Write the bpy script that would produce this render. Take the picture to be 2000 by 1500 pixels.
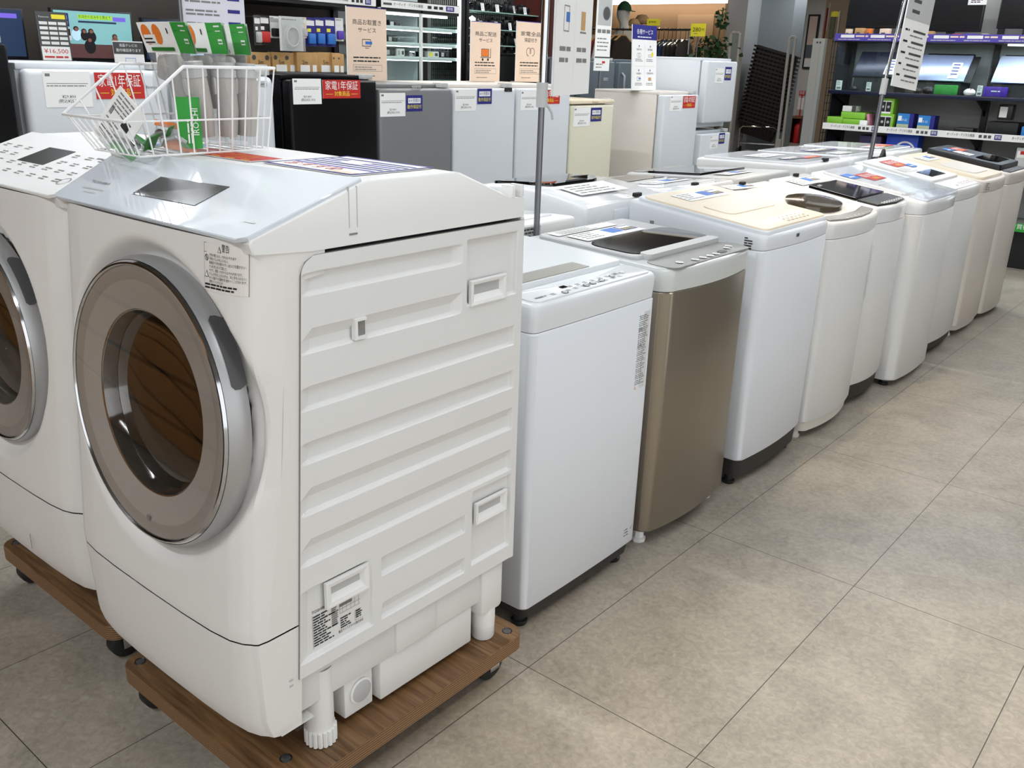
import bpy, bmesh, math, random
from mathutils import Matrix, Vector
random.seed(7)
PI = math.pi
scene = bpy.context.scene
for _o in list(bpy.data.objects): bpy.data.objects.remove(_o)
COL = scene.collection
V = Vector

# ------------------------------------------------------------------ camera
F_PX = 1783.086
YAW, PITCH, ROLL = 2.25633272, 0.339977965, 0.0320376435
CAM = V((1.12817, -1.47694, 1.38352))
_cy, _sy = math.cos(YAW), math.sin(YAW)
_f = V((_cy * math.cos(PITCH), _sy * math.cos(PITCH), -math.sin(PITCH)))
_r = V((_sy, -_cy, 0)); _u = _r.cross(_f)
RIGHT = _r * math.cos(ROLL) + _u * math.sin(ROLL)
UP = _u * math.cos(ROLL) - _r * math.sin(ROLL)
cam_d = bpy.data.cameras.new('camera'); cam = bpy.data.objects.new('camera', cam_d); COL.objects.link(cam)
cam_d.sensor_width = 36.0; cam_d.sensor_fit = 'HORIZONTAL'; cam_d.lens = F_PX / 2000.0 * 36.0
cam_d.clip_start = 0.05; cam_d.clip_end = 80
cam.matrix_world = Matrix(((RIGHT.x, UP.x, -_f.x, CAM.x), (RIGHT.y, UP.y, -_f.y, CAM.y), (RIGHT.z, UP.z, -_f.z, CAM.z), (0, 0, 0, 1)))
scene.camera = cam

def on(ax, val, u, v):
    """the place on the plane axis=val that is surveyed at (u, v) in the photograph"""
    d = RIGHT * ((u - 1000) / F_PX) - UP * ((v - 750) / F_PX) + _f
    t = (val - CAM[ax]) / d[ax]
    return CAM + d * t

# ------------------------------------------------------------------ exposure, world, lights
scene.view_settings.view_transform = 'Standard'
scene.view_settings.look = 'None'
scene.view_settings.gamma = 1.0
scene.view_settings.use_curve_mapping = False
scene.view_settings.exposure = -0.03
world = bpy.data.worlds.new('world'); scene.world = world; world.use_nodes = True
_bg = world.node_tree.nodes['Background']
_bg.inputs[0].default_value = (0.96, 0.98, 1.0, 1); _bg.inputs[1].default_value = 1.45

def area(name, loc, sx, sy, power, col, rot=(0, 0, 0)):
    l = bpy.data.lights.new(name, 'AREA'); l.shape = 'RECTANGLE'; l.size = sx; l.size_y = sy
    l.energy = power; l.color = col
    o = bpy.data.objects.new(name, l); COL.objects.link(o); o.location = loc; o.rotation_euler = rot
    return o
def spot(name, loc, target, power, col, ang, blend=0.5, rad=0.05):
    l = bpy.data.lights.new(name, 'SPOT'); l.energy = power; l.color = col; l.spot_size = math.radians(ang)
    l.spot_blend = blend; l.shadow_soft_size = rad
    o = bpy.data.objects.new(name, l); COL.objects.link(o); o.location = loc
    o.rotation_euler = (V(target) - V(loc)).to_track_quat('-Z', 'Y').to_euler()
    return o
CEIL = 3.05
COOL = (0.93, 0.97, 1.0); WARM = (1.0, 0.76, 0.45)
TUBES = [(-3.3, 0.39, 1.8, 50), (-3.75, 1.8, 1.6, 25), (-3.75, 4.2, 2.4, 60), (-1.55, 0.4, 1.8, 70), (-1.45, 3.4, 2.4, 72), (-1.45, 6.6, 2.4, 60),
         (1.0, -0.3, 1.8, 42), (1.1, 1.8, 1.8, 34), (0.9, 3.8, 2.4, 40), (0.75, 6.2, 1.6, 40), (-1.3, -2.6, 2.4, 75), (1.3, -3.0, 2.4, 65), (-3.75, 7.6, 2.4, 60), (-0.9, 5.25, 1.6, 40)]  # aisle, drum-front and laptop-shelf tubes are added to brighten those sides
for _i, (_x, _y, _l, _p) in enumerate(TUBES):
    area('tube_light', (_x, _y, CEIL - 0.115), _l, 0.07, _p * 0.42, COOL)
SPOTS = [((-0.31, 2.2, CEIL - 0.2), (-0.12, 2.25, 0), 85, 42), ((1.75, 0.15, CEIL - 0.2), (1.35, 0.0, 0), 150, 56),
         ((-0.45, 4.6, CEIL - 0.2), (-0.2, 4.3, 0.5), 22, 50),
         ((-2.7, 2.9, CEIL - 0.2), (-2.3, 2.4, 1.2), 26, 62), ((-2.9, 0.9, CEIL - 0.2), (-2.4, 1.3, 1.2), 12, 60)]
for _loc, _t, _p, _a in SPOTS:
    spot('spot_light', _loc, _t, _p, WARM, _a)
for _x in (-5.6, -4.4, -3.2): area('shop_light', (_x, 10.2, CEIL - 0.115), 0.07, 2.4, 9, (1.0, 0.86, 0.66))
for _x in (-7.2, -5.6): area('hall_light', (_x, 14.2, CEIL - 0.115), 0.07, 2.4, 26, (0.97, 0.98, 1.0))

# ------------------------------------------------------------------ materials
def lin(h):
    h = h.lstrip('#'); r = []
    for i in (0, 2, 4):
        c = int(h[i:i + 2], 16) / 255
        r.append(c / 12.92 if c <= 0.04045 else ((c + 0.055) / 1.055) ** 2.4)
    return (*r, 1)
MATS = {}
def mat(name, col, rough=0.5, metal=0.0, coat=0.0, var=0.0, vscale=40, bump=0.0, bscale=400, emit=0.0, spec=0.5, stretch=None):
    if name in MATS: return MATS[name]
    m = bpy.data.materials.new(name); m.use_nodes = True; nt = m.node_tree; b = nt.nodes['Principled BSDF']
    c = lin(col) if isinstance(col, str) else (*col, 1)
    b.inputs['Base Color'].default_value = c; b.inputs['Roughness'].default_value = rough
    b.inputs['Metallic'].default_value = metal; b.inputs['Coat Weight'].default_value = coat
    b.inputs['Coat Roughness'].default_value = 0.04; b.inputs['Specular IOR Level'].default_value = spec
    if emit:
        b.inputs['Emission Color'].default_value = c; b.inputs['Emission Strength'].default_value = emit
    tc = None
    if var or bump or stretch:
        tc = nt.nodes.new('ShaderNodeTexCoord'); mp = nt.nodes.new('ShaderNodeMapping')
        nt.links.new(tc.outputs['Object'], mp.inputs[0])
        if stretch: mp.inputs['Scale'].default_value = stretch
    if var:
        n = nt.nodes.new('ShaderNodeTexNoise'); n.inputs['Scale'].default_value = vscale; n.inputs['Detail'].default_value = 4
        nt.links.new(mp.outputs[0], n.inputs['Vector'])
        mx = nt.nodes.new('ShaderNodeMix'); mx.data_type = 'RGBA'
        mx.inputs[6].default_value = tuple(x * (1 - var) for x in c[:3]) + (1,)
        mx.inputs[7].default_value = tuple(min(1, x * (1 + var)) for x in c[:3]) + (1,)
        nt.links.new(n.outputs['Fac'], mx.inputs[0]); nt.links.new(mx.outputs[2], b.inputs['Base Color'])
    if bump:
        n2 = nt.nodes.new('ShaderNodeTexNoise'); n2.inputs['Scale'].default_value = bscale; n2.inputs['Detail'].default_value = 2
        nt.links.new(mp.outputs[0], n2.inputs['Vector'])
        bp = nt.nodes.new('ShaderNodeBump'); bp.inputs['Strength'].default_value = bump; bp.inputs['Distance'].default_value = 0.001
        nt.links.new(n2.outputs['Fac'], bp.inputs['Height']); nt.links.new(bp.outputs[0], b.inputs['Normal'])
    MATS[name] = m; return m
def clear(name, tint, rough=0.02, refl=1.5, density=0.0):
    if name in MATS: return MATS[name]
    m = bpy.data.materials.new(name); m.use_nodes = True; nt = m.node_tree; nt.nodes.clear()
    out = nt.nodes.new('ShaderNodeOutputMaterial'); mix = nt.nodes.new('ShaderNodeMixShader')
    tr = nt.nodes.new('ShaderNodeBsdfTransparent'); tr.inputs[0].default_value = lin(tint)
    gl = nt.nodes.new('ShaderNodeBsdfGlossy'); gl.inputs['Roughness'].default_value = rough
    lw = nt.nodes.new('ShaderNodeLayerWeight'); pwn = nt.nodes.new('ShaderNodeMath'); pwn.operation = 'POWER'; pwn.inputs[1].default_value = 4.5
    fr = nt.nodes.new('ShaderNodeMath'); fr.operation = 'MULTIPLY_ADD'; fr.inputs[1].default_value = .9; fr.inputs[2].default_value = ((refl - 1) / (refl + 1)) ** 2
    nt.links.new(lw.outputs['Facing'], pwn.inputs[0]); nt.links.new(pwn.outputs[0], fr.inputs[0])
    nt.links.new(fr.outputs[0], mix.inputs[0]); nt.links.new(tr.outputs[0], mix.inputs[1]); nt.links.new(gl.outputs[0], mix.inputs[2])
    if density:
        mix2 = nt.nodes.new('ShaderNodeMixShader'); df = nt.nodes.new('ShaderNodeBsdfDiffuse'); df.inputs[0].default_value = lin('#e8e8e8')
        mix2.inputs[0].default_value = density
        nt.links.new(mix.outputs[0], mix2.inputs[1]); nt.links.new(df.outputs[0], mix2.inputs[2]); nt.links.new(mix2.outputs[0], out.inputs[0])
    else: nt.links.new(mix.outputs[0], out.inputs[0])
    MATS[name] = m; return m

M = dict(
 white=mat('white_plastic', '#e5e5e3', .42, var=.015, vscale=3, bump=.08, bscale=900),
 white_gloss=mat('white_gloss_plastic', '#e6e8ea', .16, coat=.5),
 cool_gloss=mat('cool_gloss_plastic', '#dfe3e6', .24, coat=.25),
 coolwhite=mat('cool_white_steel', '#dfe3e8', .36, var=.012, vscale=4, bump=.1, bscale=700),
 ivory=mat('ivory_plastic', '#d6cfc6', .38, var=.015, vscale=3),
 cream=mat('cream_plastic', '#ebdcc2', .3, coat=.2),
 warmw=mat('warm_white_steel', '#dddddb', .38, var=.012, vscale=4, bump=.08, bscale=700),
 frontw=mat('front_white', '#e0deda', .4, var=.012, vscale=4, bump=.06, bscale=800),
 silver=mat('silver_paint', '#b4b5b6', .42, metal=.6),
 chrome=mat('chrome', '#d5d6d8', .1, metal=1),
 taupe=mat('taupe_plastic', '#a39c95', .35),
 taupe2=mat('light_taupe_plastic', '#b3aca5', .35),
 gold=mat('gold_steel', '#988e7e', .3, metal=.75, var=.05, vscale=6, stretch=(1, 1, .04)),
 darkgold=mat('bronze_trim', '#a3978a', .32, metal=.7),
 black=mat('black_plastic', '#17171a', .35),
 matblack=mat('matt_black', '#101012', .6),
 panel_gloss=mat('panel_gloss', '#cfd5db', .45, coat=.8),
 gblack=mat('black_glass', '#08080a', .05, coat=.6),
 darkglass=mat('dark_door_glass', '#15100a', .045, coat=1.0),
 brownwin=mat('brown_window', '#4a4132', .08, coat=.6),
 grey=mat('grey_plastic', '#83827e', .4),
 lgrey=mat('light_grey_plastic', '#b9bab9', .4),
 dgrey=mat('dark_grey_plastic', '#4a4a4b', .5),
 plinth=mat('dark_plinth', '#2d2926', .55),
 fridgegrey=mat('grey_fridge_steel', '#7e7f80', .4, metal=.2, var=.03, vscale=5),
 slate=mat('slate_fridge', '#59636a', .4),
 fridgeblack=mat('black_fridge', '#08080a', .3, spec=.2),
 fridgecream=mat('cream_fridge', '#d9d6c0', .42),
 fridgewhite=mat('white_fridge', '#d2d6da', .4, var=.012, vscale=5),
 fridgewarmlit=mat('warm_lit_fridge', '#d8d0c8', .42),  # white body with the warm spotlight's tint mixed into its colour
 paper=mat('paper', '#e9e9e6', .55),
 paperw=mat('white_paper', '#f2f2f0', .5),
 beige=mat('beige_card', '#ecd3bd', .55),
 kraft=mat('kraft_card', '#c49a62', .7, var=.08, vscale=30),
 ink=mat('black_ink', '#1c1a1a', .6),
 greyink=mat('grey_ink', '#7c7a78', .6),
 red=mat('red_ink', '#c3241f', .5),
 orange=mat('orange_ink', '#e3792a', .5),
 yellow=mat('yellow_ink', '#f0e13a', .5),
 navy=mat('navy_ink', '#1d1c7d', .5),
 blue=mat('blue_ink', '#2c6fc4', .5),
 green=mat('green_ink', '#2b9a35', .45),
 dgreen=mat('dark_green_ink', '#17701f', .45),
 purple=mat('purple_ink', '#5a3db0', .5),
 pole=mat('pole_metal', '#7b7d82', .28, metal=.8),
 wire=mat('white_coated_wire', '#eeeeee', .3),
 hose=mat('grey_hose', '#b3aea8', .45),
 rubber=mat('black_rubber', '#161616', .55),
 shelfblack=mat('black_shelf', '#111114', .4),
 shelfback=mat('grey_shelf_back', '#9b9c99', .6),
 led=mat('led_white', (1.0, 1.0, 1.0), .5, emit=6.0),
 tube=mat('lamp_tube', (0.95, 0.98, 1.0), .5, emit=16.0),
 spotlens=mat('spot_lens', (1.0, 0.85, 0.6), .5, emit=8.0),
 glass=clear('clear_glass', '#f4fbfa', .01, 1.35),
 film=clear('clear_film', '#f2f4f4', .08, 1.5, .2),
 doorglass=clear('door_cover', '#efeeec', .02, 1.5),
)
def wood_mat():
    m = bpy.data.materials.new('dolly_wood'); m.use_nodes = True; nt = m.node_tree; b = nt.nodes['Principled BSDF']
    tc = nt.nodes.new('ShaderNodeTexCoord'); mp = nt.nodes.new('ShaderNodeMapping'); mp.inputs['Scale'].default_value = (3, 40, 40)
    n = nt.nodes.new('ShaderNodeTexNoise'); n.inputs['Scale'].default_value = 2.2; n.inputs['Detail'].default_value = 6; n.inputs['Distortion'].default_value = .6
    cr = nt.nodes.new('ShaderNodeValToRGB')
    cr.color_ramp.elements[0].position = .3; cr.color_ramp.elements[0].color = lin('#50381f')
    cr.color_ramp.elements[1].position = .75; cr.color_ramp.elements[1].color = lin('#876644')
    nt.links.new(tc.outputs['Object'], mp.inputs[0]); nt.links.new(mp.outputs[0], n.inputs['Vector']); nt.links.new(n.outputs['Fac'], cr.inputs[0])
    nt.links.new(cr.outputs[0], b.inputs['Base Color']); b.inputs['Roughness'].default_value = .45
    return m
M['wood'] = wood_mat()
def ply_mat():
    m = bpy.data.materials.new('plywood_edge'); m.use_nodes = True; nt = m.node_tree; b = nt.nodes['Principled BSDF']
    tc = nt.nodes.new('ShaderNodeTexCoord'); w = nt.nodes.new('ShaderNodeTexWave'); w.bands_direction = 'Z'; w.inputs['Scale'].default_value = 55
    w.inputs['Distortion'].default_value = 1.2; w.inputs['Detail'].default_value = 2; w.inputs['Detail Scale'].default_value = 8
    cr = nt.nodes.new('ShaderNodeValToRGB'); cr.color_ramp.elements[0].color = lin('#4d3821'); cr.color_ramp.elements[1].color = lin('#92704c')
    nt.links.new(tc.outputs['Object'], w.inputs['Vector']); nt.links.new(w.outputs['Fac'], cr.inputs[0]); nt.links.new(cr.outputs[0], b.inputs['Base Color'])
    b.inputs['Roughness'].default_value = .6
    return m
M['ply'] = ply_mat()
def floor_mat():
    m = bpy.data.materials.new('stone_tile'); m.use_nodes = True; nt = m.node_tree; b = nt.nodes['Principled BSDF']
    tc = nt.nodes.new('ShaderNodeTexCoord')
    def noise(scale, det, dist=0):
        n = nt.nodes.new('ShaderNodeTexNoise'); n.inputs['Scale'].default_value = scale; n.inputs['Detail'].default_value = det
        n.inputs['Roughness'].default_value = .65; n.inputs['Distortion'].default_value = dist
        nt.links.new(tc.outputs['Object'], n.inputs['Vector']); return n
    n1 = noise(5, 6, .5); n2 = noise(60, 5, .8)
    mx = nt.nodes.new('ShaderNodeMix'); mx.data_type = 'FLOAT'; mx.inputs[0].default_value = .5
    nt.links.new(n1.outputs['Fac'], mx.inputs[2]); nt.links.new(n2.outputs['Fac'], mx.inputs[3])
    cr = nt.nodes.new('ShaderNodeValToRGB')
    cr.color_ramp.elements[0].position = .32; cr.color_ramp.elements[0].color = lin('#827b6f')
    cr.color_ramp.elements[1].position = .68; cr.color_ramp.elements[1].color = lin('#b5ac9e')
    nt.links.new(mx.outputs[0], cr.inputs[0])
    sx = nt.nodes.new('ShaderNodeSeparateXYZ'); nt.links.new(tc.outputs['Object'], sx.inputs[0])
    def line(out, period):
        a = nt.nodes.new('ShaderNodeMath'); a.operation = 'PINGPONG'; a.inputs[1].default_value = period / 2; nt.links.new(out, a.inputs[0])
        c = nt.nodes.new('ShaderNodeMath'); c.operation = 'LESS_THAN'; c.inputs[1].default_value = .0011; nt.links.new(a.outputs[0], c.inputs[0]); return c
    lx = line(sx.outputs[0], .457); ly = line(sx.outputs[1], .914)
    mxl = nt.nodes.new('ShaderNodeMath'); mxl.operation = 'MAXIMUM'; nt.links.new(lx.outputs[0], mxl.inputs[0]); nt.links.new(ly.outputs[0], mxl.inputs[1])
    m2 = nt.nodes.new('ShaderNodeMix'); m2.data_type = 'RGBA'; m2.inputs[7].default_value = lin('#3a332b')
    nt.links.new(mxl.outputs[0], m2.inputs[0]); nt.links.new(cr.outputs[0], m2.inputs[6]); nt.links.new(m2.outputs[2], b.inputs['Base Color'])
    b.inputs['Roughness'].default_value = .42
    bp = nt.nodes.new('ShaderNodeBump'); bp.inputs['Strength'].default_value = .12; bp.inputs['Distance'].default_value = .002
    nt.links.new(n2.outputs['Fac'], bp.inputs['Height']); nt.links.new(bp.outputs[0], b.inputs['Normal'])
    return m
M['floor'] = floor_mat()

# ------------------------------------------------------------------ mesh helpers
_TXT = {}
def text_geo(s, res=2):
    k = (s, res)
    if k in _TXT: return _TXT[k]
    c = bpy.data.curves.new('t', 'FONT'); c.body = s; c.size = 1; c.resolution_u = res
    o = bpy.data.objects.new('t', c); COL.objects.link(o)
    dg = bpy.context.evaluated_depsgraph_get(); dg.update()
    me = bpy.data.meshes.new_from_object(o.evaluated_get(dg))
    vs = [(v.co.x, v.co.y) for v in me.vertices]; fs = [tuple(p.vertices) for p in me.polygons]
    bpy.data.objects.remove(o); bpy.data.curves.remove(c); bpy.data.meshes.remove(me)
    if vs:
        x0 = min(v[0] for v in vs); x1 = max(v[0] for v in vs); y0 = min(v[1] for v in vs); y1 = max(v[1] for v in vs)
    else: x0 = x1 = y0 = y1 = 0
    _TXT[k] = (vs, fs, x0, x1, y0, y1); return _TXT[k]

def frame(o, ux, uz):
    ux = V(ux).normalized(); uz = V(uz); uz = (uz - ux * uz.dot(ux)).normalized(); uy = uz.cross(ux)
    return Matrix(((ux.x, uy.x, uz.x, o[0]), (ux.y, uy.y, uz.y, o[1]), (ux.z, uy.z, uz.z, o[2]), (0, 0, 0, 1)))
FLAT = lambda x, y, z, s=0.0, rz=0.0: frame((x, y, z), (math.cos(rz), math.sin(rz), 0), (-math.sin(rz), math.cos(rz), s))

class MB:
    """collects shapes and links them as one mesh object"""
    def __init__(s, m=None):
        s.v = []; s.f = []; s.fm = []; s.sm = []; s.mats = []; s.M = Matrix.Identity(4); s.cur = m
    def mi(s, m):
        m = m or s.cur
        if isinstance(m, str): m = M[m]
        if m not in s.mats: s.mats.append(m)
        return s.mats.index(m)
    def add(s, vs, fs, m=None, smooth=False):
        b = len(s.v); k = s.mi(m)
        for v in vs: s.v.append(tuple(s.M @ V(v)))
        for f in fs:
            s.f.append(tuple(b + i for i in f)); s.fm.append(k); s.sm.append(smooth)
    def box(s, x0, x1, y0, y1, z0, z1, m=None, bev=0.0, seg=2):
        if bev <= 0:
            vs = [(x, y, z) for x in (x0, x1) for y in (y0, y1) for z in (z0, z1)]
            s.add(vs, [(0, 1, 3, 2), (4, 6, 7, 5), (0, 4, 5, 1), (2, 3, 7, 6), (0, 2, 6, 4), (1, 5, 7, 3)], m); return
        bm = bmesh.new(); bmesh.ops.create_cube(bm, size=1)
        for v in bm.verts: v.co = V(((x0 + x1) / 2 + v.co.x * (x1 - x0), (y0 + y1) / 2 + v.co.y * (y1 - y0), (z0 + z1) / 2 + v.co.z * (z1 - z0)))
        bmesh.ops.bevel(bm, geom=list(bm.edges), offset=min(bev, .49 * min(x1 - x0, y1 - y0, z1 - z0)), segments=seg, affect='EDGES', profile=.5)
        s.bm(bm, m, True)
    def bm(s, bm, m=None, smooth=False):
        bm.verts.index_update()
        s.add([v.co.copy() for v in bm.verts], [tuple(v.index for v in f.verts) for f in bm.faces], m, smooth); bm.free()
    def rings(s, rings, m=None, cap0=True, cap1=True, closed=True, smooth=True):
        n = len(rings[0]); vs = [p for r in rings for p in r]; fs = []
        for i in range(len(rings) - 1):
            for j in range(n if closed else n - 1):
                a = i * n + j; b = i * n + (j + 1) % n
                fs.append((a, b, b + n, a + n))
        s.add(vs, fs, m, smooth)
        if cap0: s.add(rings[0], [tuple(reversed(range(n)))], m)
        if cap1: s.add(rings[-1], [tuple(range(n))], m)
    def tube(s, pts, r, n=8, m=None, closed=False, caps=True):
        P = [V(p) for p in pts]; L = len(P); R = []; prev = None
        for i in range(L):
            if closed: t = P[(i + 1) % L] - P[i - 1]
            else: t = P[min(i + 1, L - 1)] - P[max(i - 1, 0)]
            t.normalize()
            if prev is None:
                a = V((0, 0, 1)) if abs(t.z) < .9 else V((1, 0, 0))
                u = t.cross(a).normalized()
            else:
                u = (prev - t * prev.dot(t)); u = u.normalized() if u.length > 1e-6 else t.orthogonal().normalized()
            w = t.cross(u); prev = u
            rr = r[i] if isinstance(r, (list, tuple)) else r
            R.append([P[i] + (u * math.cos(2 * PI * k / n) + w * math.sin(2 * PI * k / n)) * rr for k in range(n)])
        if closed: R.append(R[0])
        s.rings(R, m, caps and not closed, caps and not closed)
    def cyl(s, p0, p1, r0, r1=None, n=20, m=None):
        s.tube([p0, p1], [r0, r0 if r1 is None else r1], n, m)
    def lathe(s, prof, o=(0, 0, 0), axis='z', n=32, m=None, caps=False, mats=None):
        o = V(o)
        def pt(r, h, a):
            c, q = r * math.cos(a), r * math.sin(a)
            return o + (V((c, q, h)) if axis == 'z' else V((c, h, q)) if axis == 'y' else V((h, c, q)))
        R = [[pt(r, h, 2 * PI * k / n) for k in range(n)] for r, h in prof]
        if mats:
            for i in range(len(R) - 1): s.rings([R[i], R[i + 1]], mats[i], False, False)
        else: s.rings(R, m, caps, caps)
    def sphere(s, c, r, m=None, sc=(1, 1, 1), n=16):
        bm = bmesh.new(); bmesh.ops.create_uvsphere(bm, u_segments=n, v_segments=max(6, n // 2), radius=r)
        for v in bm.verts: v.co = V((v.co.x * sc[0], v.co.y * sc[1], v.co.z * sc[2])) + V(c)
        s.bm(bm, m, True)
    def prism(s, poly, h0, h1, m=None, axis='y', side=None):
        """polygon (a,b) swept along an axis: y -> (a,h,b), x -> (h,a,b), z -> (a,b,h)"""
        f = {'y': lambda a, b, h: (a, h, b), 'x': lambda a, b, h: (h, a, b), 'z': lambda a, b, h: (a, b, h)}[axis]
        n = len(poly); r0 = [f(a, b, h0) for a, b in poly]; r1 = [f(a, b, h1) for a, b in poly]
        s.add(r0, [tuple(range(n))], m); s.add(r1, [tuple(reversed(range(n)))], m)
        s.add(r0 + r1, [(i, (i + 1) % n, n + (i + 1) % n, n + i) for i in range(n)], side or m)
    def grid(s, fn, us, vs_, m=None, smooth=True):
        vs = [fn(u, v) for v in vs_ for u in us]; nu = len(us)
        s.add(vs, [(j * nu + i, j * nu + i + 1, (j + 1) * nu + i + 1, (j + 1) * nu + i) for j in range(len(vs_) - 1) for i in range(nu - 1)], m, smooth)
    # flat print on the local plane y = 0, facing -y, (x, z) coordinates
    def rect(s, x, z, w, h, m=None, d=0.0):
        s.add([(x, -d, z), (x + w, -d, z), (x + w, -d, z + h), (x, -d, z + h)], [(0, 1, 2, 3)], m)
    def poly(s, pts, m=None, d=0.0):
        s.add([(a, -d, b) for a, b in pts], [tuple(range(len(pts)))], m)
    def disc(s, x, z, r, m=None, d=0.0, n=20, rz=None):
        rz = rz or r
        s.poly([(x + r * math.cos(2 * PI * k / n), z + rz * math.sin(2 * PI * k / n)) for k in range(n)], m, d)
    def ringp(s, x, z, r, w, m=None, d=0.0, n=20):
        o = [(x + r * math.cos(2 * PI * k / n), -d, z + r * math.sin(2 * PI * k / n)) for k in range(n)]
        i = [(x + (r - w) * math.cos(2 * PI * k / n), -d, z + (r - w) * math.sin(2 * PI * k / n)) for k in range(n)]
        s.add(o + i, [(k, (k + 1) % n, n + (k + 1) % n, n + k) for k in range(n)], m)
    def frm(s, x, z, w, h, t, m=None, d=0.0):
        s.rect(x, z, w, t, m, d); s.rect(x, z + h - t, w, t, m, d); s.rect(x, z + t, t, h - 2 * t, m, d); s.rect(x + w - t, z + t, t, h - 2 * t, m, d)
    def text(s, t, x, z, size, m=None, d=0.0, al='c', fit=None, res=2):
        vs, fs, x0, x1, y0, y1 = text_geo(t, res)
        if not vs: return
        k = size / .72; w = (x1 - x0) * k; kx = k
        if fit: kx = k * fit / w; w = fit
        ox = x - (w / 2 if al == 'c' else 0 if al == 'l' else w)
        s.add([(ox + (a - x0) * kx, -d, z + (b - y0) * k) for a, b in vs], fs, m)
    def lines(s, x, z, w, n, step, h, m='greyink', d=0.0, seed=1, ragged=.45):
        rnd = random.Random(seed)
        for i in range(n):
            ww = w * (1 - ragged * rnd.random()); xx = x; 
            while xx < x + ww - h:
                q = min(h * rnd.uniform(2.2, 7), x + ww - xx); s.rect(xx, z - i * step, q, h, m, d); xx += q + h * .7
    def build(s, name, parent=None, flip=False):
        me = bpy.data.meshes.new(name); me.from_pydata(s.v, [], s.f)
        for m in s.mats: me.materials.append(m)
        me.polygons.foreach_set('material_index', s.fm); me.polygons.foreach_set('use_smooth', s.sm); me.update()
        bm = bmesh.new(); bm.from_mesh(me); bmesh.ops.remove_doubles(bm, verts=bm.verts, dist=1e-6); bmesh.ops.recalc_face_normals(bm, faces=bm.faces)
        bm.to_mesh(me); bm.free()
        if any(s.sm):
            try: me.set_sharp_from_angle(angle=math.radians(38))
            except Exception: pass
        o = bpy.data.objects.new(name, me); COL.objects.link(o)
        if parent: o.parent = parent
        return o

def tag(o, label=None, cat=None, group=None, kind=None):
    if label: o['label'] = label
    if cat: o['category'] = cat
    if group: o['group'] = group
    if kind: o['kind'] = kind
    return o
def thing(name, label, cat, loc=(0, 0, 0), rz=0, group=None):
    o = bpy.data.objects.new(name, None); COL.objects.link(o); o.empty_display_size = .1
    o.location = loc; o.rotation_euler = (0, 0, rz)
    return tag(o, label, cat, group)
def one(name, mb, label, cat, group=None, loc=(0, 0, 0), rz=0):
    o = mb.build(name); o.location = loc; o.rotation_euler = (0, 0, rz); return tag(o, label, cat, group)
def struct(name, mb):
    return tag(mb.build(name), kind='structure')
def copy_tree(o, parent=None, **kw):
    c = o.copy(); COL.objects.link(c)
    if parent: c.parent = parent
    for ch in list(o.children): copy_tree(ch, c)
    return c

# ------------------------------------------------------------------ the setting
mb = MB('floor'); mb.box(-14, 6, -7, 20, -.06, 0); struct('floor', mb)
ceil_m = mat('ceiling_grey', '#5b5955', .8)
mb = MB(ceil_m); mb.box(-14, 4, -5.5, 20, CEIL, CEIL + .05); struct('ceiling', mb)
wallw = mat('white_wall', '#cfccc6', .7); walltan = mat('tan_wall', '#94714c', .7, var=.03, vscale=2)
mb = MB(wallw); mb.box(-10.5, -3.0, 17.2, 17.3, 0, CEIL); struct('wall_rear', mb)
slat = mat('brown_slat', '#a8743f', .5, var=.1, vscale=3, stretch=(1, 1, 12)); 
mb = MB('matblack'); mb.box(-13, .6, -5.55, -5.5, 0, CEIL)
for k in range(7): mb.box(-13, .6, -5.5, -5.46, .06 + k * .42, .42 + k * .42, slat)
struct('wall_front', mb)
mb = MB(mat('grey_wall', '#5f5d59', .7)); mb.box(-13.1, -13, -5.5, 17, 0, CEIL); struct('wall_left', mb)
mb = MB(mat('light_block_grey', '#8a8782', .7)); mb.box(4.0, 4.1, 2.5, 20, 0, CEIL); struct('wall_light_block', mb)  # unseen wall, added to cut the world light on the far washers

for i, (x, y, l, p) in enumerate(TUBES):
    t = thing('ceiling_tube_lamp', 'slim white fluorescent lamp on the ceiling, out of the frame, in a set with added fill lamps', 'lamp', (x, y, CEIL), 0, 'ceiling tube lamps')
    a = MB('white'); a.box(-l / 2 - .03, l / 2 + .03, -.06, .06, -.05, 0, bev=.005); a.build('lamp_housing', t)
    a = MB('tube'); a.tube([(-l / 2, 0, -.075), (l / 2, 0, -.075)], .022, 12); a.build('lamp_tube', t)
for i, (loc, tg, p, an) in enumerate(SPOTS):
    t = thing('ceiling_spotlight', 'round spotlight under the ceiling, out of the frame', 'lamp', (loc[0], loc[1], CEIL), 0, 'ceiling spotlights')
    d = (V(tg) - V(loc)).normalized()
    a = MB('white'); a.cyl((0, 0, 0), (0, 0, -.09), .012); a.lathe([(.03, -.09), (.05, -.1), (.052, -.185), (.044, -.187)], m='white', n=20); a.build('lamp_housing', t)
    a = MB('spotlens'); a.lathe([(.0, -.178), (.043, -.178)], n=20); a.build('lamp_lens', t)

# ------------------------------------------------------------------ drum washers
def lerp(a, b, t): return a + (b - a) * t
def pw(tab, x):
    if x <= tab[0][0]: return tab[0][1]
    for (a, b), (c, d) in zip(tab, tab[1:]):
        if x <= c: return lerp(b, d, (x - a) / (c - a))
    return tab[-1][1]
def sstep(a, b, x):
    t = max(0, min(1, (x - a) / (b - a))); return t * t * (3 - 2 * t)

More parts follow.
